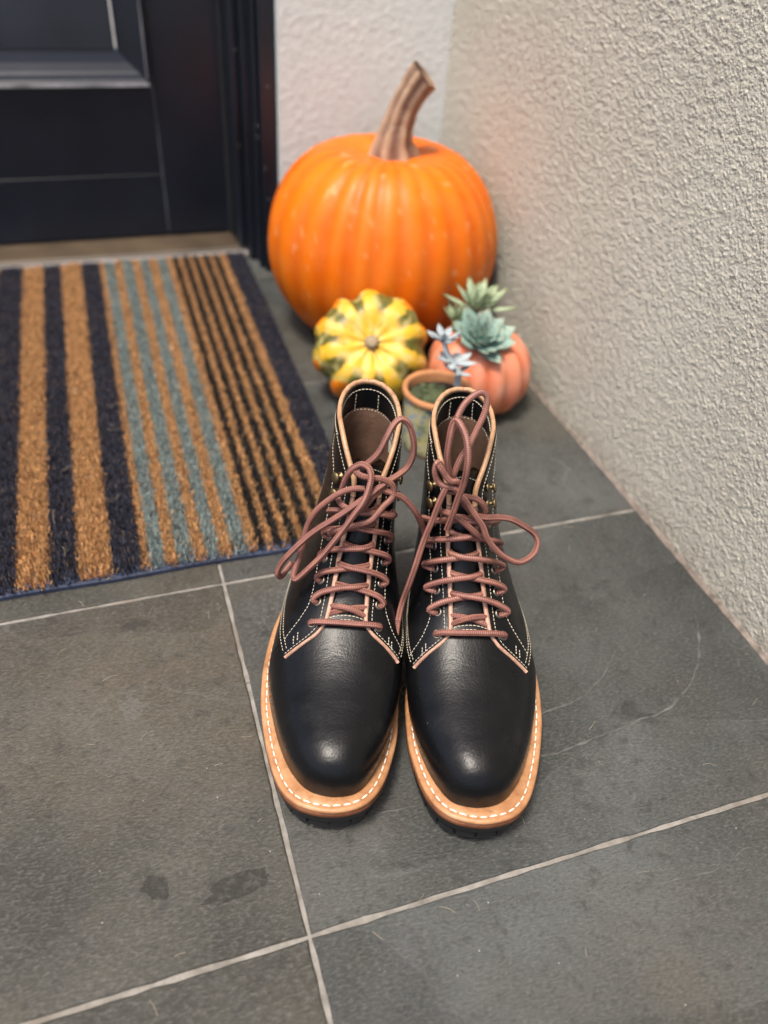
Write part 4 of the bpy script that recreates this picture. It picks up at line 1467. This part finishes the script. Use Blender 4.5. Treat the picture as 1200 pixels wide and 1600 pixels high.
def lace_rungs(bulge, lift):
    """boot-frame paths of the criss-cross lacing up to the last eyelet"""
    paths = []

    def S(s, v, off):
        return boff(s, float(phi_of(s, v)), off)
    # bottom bar
    s1 = ROWS[0]
    eL, eR = -eye_v(-1, s1), eye_v(1, s1)
    paths.append([S(s1, eL, -.003), S(s1, eL * 1.02, .0030), S(s1 - .004, eL * .80, .0055), S(s1 - .010, -.008, .0050), S(s1 - .012, .006, .0050), S(s1 - .004, eR * .80, .0055), S(s1, eR * 1.02, .0030), S(s1, eR, -.003)])
    # hidden cross between the first two pairs
    for a in (-1, 1):
        s0, s2 = ROWS[0], ROWS[1]
        paths.append([S(s0 + .02, a * eye_v(a, s0), -.0022), S(s0 + .045, a * .012, -.0005 + .0004 * a), S((s0 + s2) / 2 + .012, 0, .0012 + .0024 * a), S(s2 - .03, -a * .012, -.0004), S(s2 - .01, -a * eye_v(-a, s2), -.0024)])
    for i in range(1, 6):
        for a in (-1, 1):
            s0 = ROWS[i]; s2 = ROWS[i + 1] if i < 5 else ROWS[6] - .02
            e0 = a * eye_v(a, s0); e2 = -a * eye_v(-a, s2)
            hi = .0028 if (a < 0) ^ (i % 2 == 0) else -.0012
            d = s2 - s0
            b_ = bulge * (.7 + .6 * random.random())
            paths.append([S(s0, e0, -.003), S(s0 - .004, e0 * (1 + .03 + b_ * .4), .0028), S(s0 + d * .10, e0 * (1.0 + b_), .0056 + lift), S(s0 + d * .34, e0 * .80, .0062 + lift), S(s0 + d * .56, e0 * .34, .0038 + hi + lift),
                          S(s0 + d * .68, -e0 * .10, .0026 + hi), S(s0 + d * .78, e2 * .42, .0004 + hi * .5), S(s0 + d * .86, e2 * .62, -.0022), S(s0 + d * .92, e2 * .95, -.0034)])
    return paths


def build_laces(root, loc, rungs, bows, aglets, r=.00240):
    q = MB()
    mw = root.matrix_world
    for p in rungs:
        P = resample(loc(np.array(p)), step=.0012)
        q.add(*tube(P, r, 12))
    inv = np.array((Matrix.Translation(root.location) @ root.rotation_euler.to_matrix().to_4x4()).inverted())
    ends = []
    for b in bows:
        P = np.array([atd(*x) for x in b])
        P = (inv @ np.column_stack([P, np.ones(len(P))]).T).T[:, :3]
        P = resample(P, step=.0012)
        P = P + np.stack([0.0004 * np.sin(np.arange(len(P)) * .11), 0 * P[:, 0], 0.0003 * np.cos(np.arange(len(P)) * .17)], 1)
        q.add(*tube(P, r, 12))
        ends.append(P)
    o = q.build('lace', M['lace'], root, True)
    for k in aglets:
        P = ends[k][-14:]
        v, f, _ = tube(P, np.linspace(r * 1.02, r * .72, 14), 10)
        mesh_obj('aglet', v, f, M['aglet'], o)
    return o


M['aglet'] = mat_simple('brown_aglet', (0.12, 0.045, 0.038), 0.35, 200, 0.1)
for o in (0,):
    pass
TOE_L, AL_L = (0.0895, 0.283), 19.3
TOE_R, AL_R = (0.1815, 0.248), 17.2
bootL, locL = build_boot(TOE_L, AL_L, 1, 'black leather boot on the left, beside the doormat, its bow flopping left')
bootR, locR = build_boot(TOE_R, AL_R, -1, 'black leather boot on the right, nearer the stucco wall, its bow standing up')


def front_depth(root, loc):
    """picture row -> distance of the facing along the camera axis"""
    mw = np.array(Matrix.Translation(root.location) @ root.rotation_euler.to_matrix().to_4x4())
    s = np.linspace(.9, 2, 80)
    P = loc(bsurf(s, np.zeros(80)))
    P = (mw @ np.column_stack([P, np.ones(80)]).T).T[:, :3] - CAM_C
    c = P @ CAM_R.T
    y = 800 + F_PX * c[:, 1] / c[:, 2]
    od = np.argsort(y)
    return lambda yy: float(np.interp(yy, y[od], c[od, 2]))


dL, dR = front_depth(bootL, locL), front_depth(bootR, locR)


def bow(pts, d, default=.012):
    return [(p[0], p[1], d(p[1]) - (p[2] if len(p) > 2 else default)) for p in pts]


BOWS_L = [
    # upper right loop running on into the long left loop
    bow([(566, 732, .010), (572, 726, .014), (590, 708, .018), (604, 684, .022), (616, 664, .024), (628, 655, .024), (640, 664, .020), (646, 686, .014), (645, 710, .006), (636, 730, .004), (622, 742, .008), (606, 752, .013), (590, 764, .016), (578, 774, .018), (560, 785, .018), (540, 798, .018), (516, 814, .017), (490, 832, .014), (466, 852, .010), (446, 872, .004), (436, 886, -.002), (433, 897, -.006), (439, 900, -.012), (450, 887, -.016), (458, 878, -.016)], dL),
    # left loop returning across the knot
    bow([(569, 764, .012), (550, 764, .014), (530, 770, .014), (510, 784, .011), (494, 800, .007), (482, 820, .003), (474, 844, .000), (468, 868, -.002), (462, 884, -.002), (458, 899, .000), (462, 905, .003), (470, 900, .005), (488, 884, .010), (506, 866, .014), (524, 842, .018), (540, 822, .021), (556, 802, .023), (568, 786, .024), (576, 766, .023), (580, 746, .021), (576, 732, .018), (564, 726, .016), (550, 733, .013), (541, 745, .010), (536, 760, .007), (533, 772, .003)], dL),
    # knot strand
    bow([(552, 730, .006), (556, 738, .014), (566, 744, .018), (580, 746, .017), (596, 748, .016), (610, 755, .014), (616, 766, .012), (613, 779, .012), (600, 791, .012), (580, 812, .012), (560, 820, .012), (540, 826, .011), (524, 829, .009), (516, 834, .004)], dL),
    # strand swinging out between the boots
    bow([(584, 768, .006), (598, 766, .010), (612, 770, .012), (628, 777, .010), (640, 788, .008), (650, 801, .004), (658, 816, -.004), (663, 832, -.014), (665, 850, -.022)], dL),
    # strands at the hooks
    bow([(564, 802, .008), (580, 802, .010), (596, 803, .010), (612, 805, .004), (614, 800, -.002)], dL),
    bow([(528, 775, .002), (530, 784, .006), (538, 792, .010), (548, 796, .010)], dL),
    bow([(596, 762, .010), (590, 770, .012), (580, 778, .014), (572, 788, .012), (566, 796, .010)], dL),
]
zt_ = atz(619, 1000, .075)
d_tail = float(((zt_ - CAM_C) @ CAM_R.T)[2])
BOWS_R = [
    # tall loop
    bow([(706, 750, .012), (700, 728, .014), (699, 704, .016), (704, 680, .018), (714, 656, .020), (726, 632, .021), (740, 618, .021), (752, 613, .020), (760, 620, .018), (759, 636, .016), (754, 652, .015), (744, 674, .015), (734, 696, .015), (722, 714, .015), (711, 736, .014), (706, 748, .012)], dR),
    # nearer loop whose end hangs forward
    bow([(702, 748, .014), (698, 716, .024), (702, 688, .030), (708, 664, .034), (714, 657, .036), (722, 666, .038), (729, 684, .040), (731, 708, .040), (729, 730, .038), (724, 756, .034), (716, 780, .028), (708, 804, .022), (698, 827, .014)], dR),
    # tail hanging down between the boots
    [(698, 760, dR(760) - .014), (696, 764, dR(764) - .015), (686, 784, dR(784) - .014), (674, 816, dR(816) - .010), (662, 848, dR(848) - .006), (650, 882, dR(882) - .004), (638, 914, .5 * dR(914) + .5 * d_tail), (628, 944, d_tail + .006), (622, 974, d_tail + .002), (618, 1002, d_tail)],
    # right loop
    bow([(716, 766, .014), (720, 774, .016), (728, 784, .016), (740, 802, .016), (754, 822, .015), (760, 838, .014), (770, 853, .012), (786, 868, .008), (806, 878, .004), (820, 876, .000), (834, 864, -.004), (840, 847, -.006), (834, 832, -.006), (816, 820, -.002), (796, 811, .002), (776, 808, .005), (756, 808, .008), (740, 803, .010), (728, 790, .010), (722, 776, .010)], dR),
    # knot
    bow([(692, 734, .010), (684, 722, .014), (679, 732, .014), (680, 744, .013), (686, 754, .013), (696, 760, .015), (708, 762, .017), (716, 768, .016), (718, 774, .010)], dR),
    bow([(684, 726, .017), (690, 734, .019), (696, 744, .019), (704, 752, .020), (714, 752, .018), (718, 760, .015), (712, 768, .012), (700, 768, .010)], dR),
    # round the hooks
    bow([(720, 776, .008), (728, 777, .010), (744, 780, .010), (754, 788, .008), (758, 799, .004), (753, 806, .001)], dR),
    bow([(690, 800, .004), (700, 802, .010), (712, 808, .012), (726, 818, .011), (742, 832, .008), (752, 841, .003)], dR),
    bow([(690, 812, .002), (704, 808, .008), (720, 808, .008), (736, 812, .006), (746, 818, .001)], dR),
]
build_laces(bootL, locL, lace_rungs(.04, .0), BOWS_L, [])
build_laces(bootR, locR, lace_rungs(.16, .001), BOWS_R, [1, 2])

# care label sewn into the left boot
q = MB()
s_ = np.linspace(1.86, 1.955, 8); a_ = np.linspace(1.25, 1.95, 6)
SS, AA = np.meshgrid(s_, a_, indexing='ij')
V = boff(SS, AA, np.full(SS.shape, -.0050))
lab = mesh_obj('label_tab', locL(V), grid_faces(8, 6), M['cloth_tag'], bootL)
q = MB()
for k, (sa, sb2, aa, ab) in enumerate([(1.872, 1.88, 1.35, 1.80), (1.892, 1.899, 1.4, 1.65), (1.912, 1.92, 1.35, 1.85), (1.932, 1.94, 1.5, 1.80)]):
    SS, AA = np.meshgrid(np.linspace(sa, sb2, 3), np.linspace(aa, ab, 5), indexing='ij')
    q.add(locL(boff(SS, AA, np.full(SS.shape, -.0053))), grid_faces(3, 5))
q.build('print', M['ink'], lab)
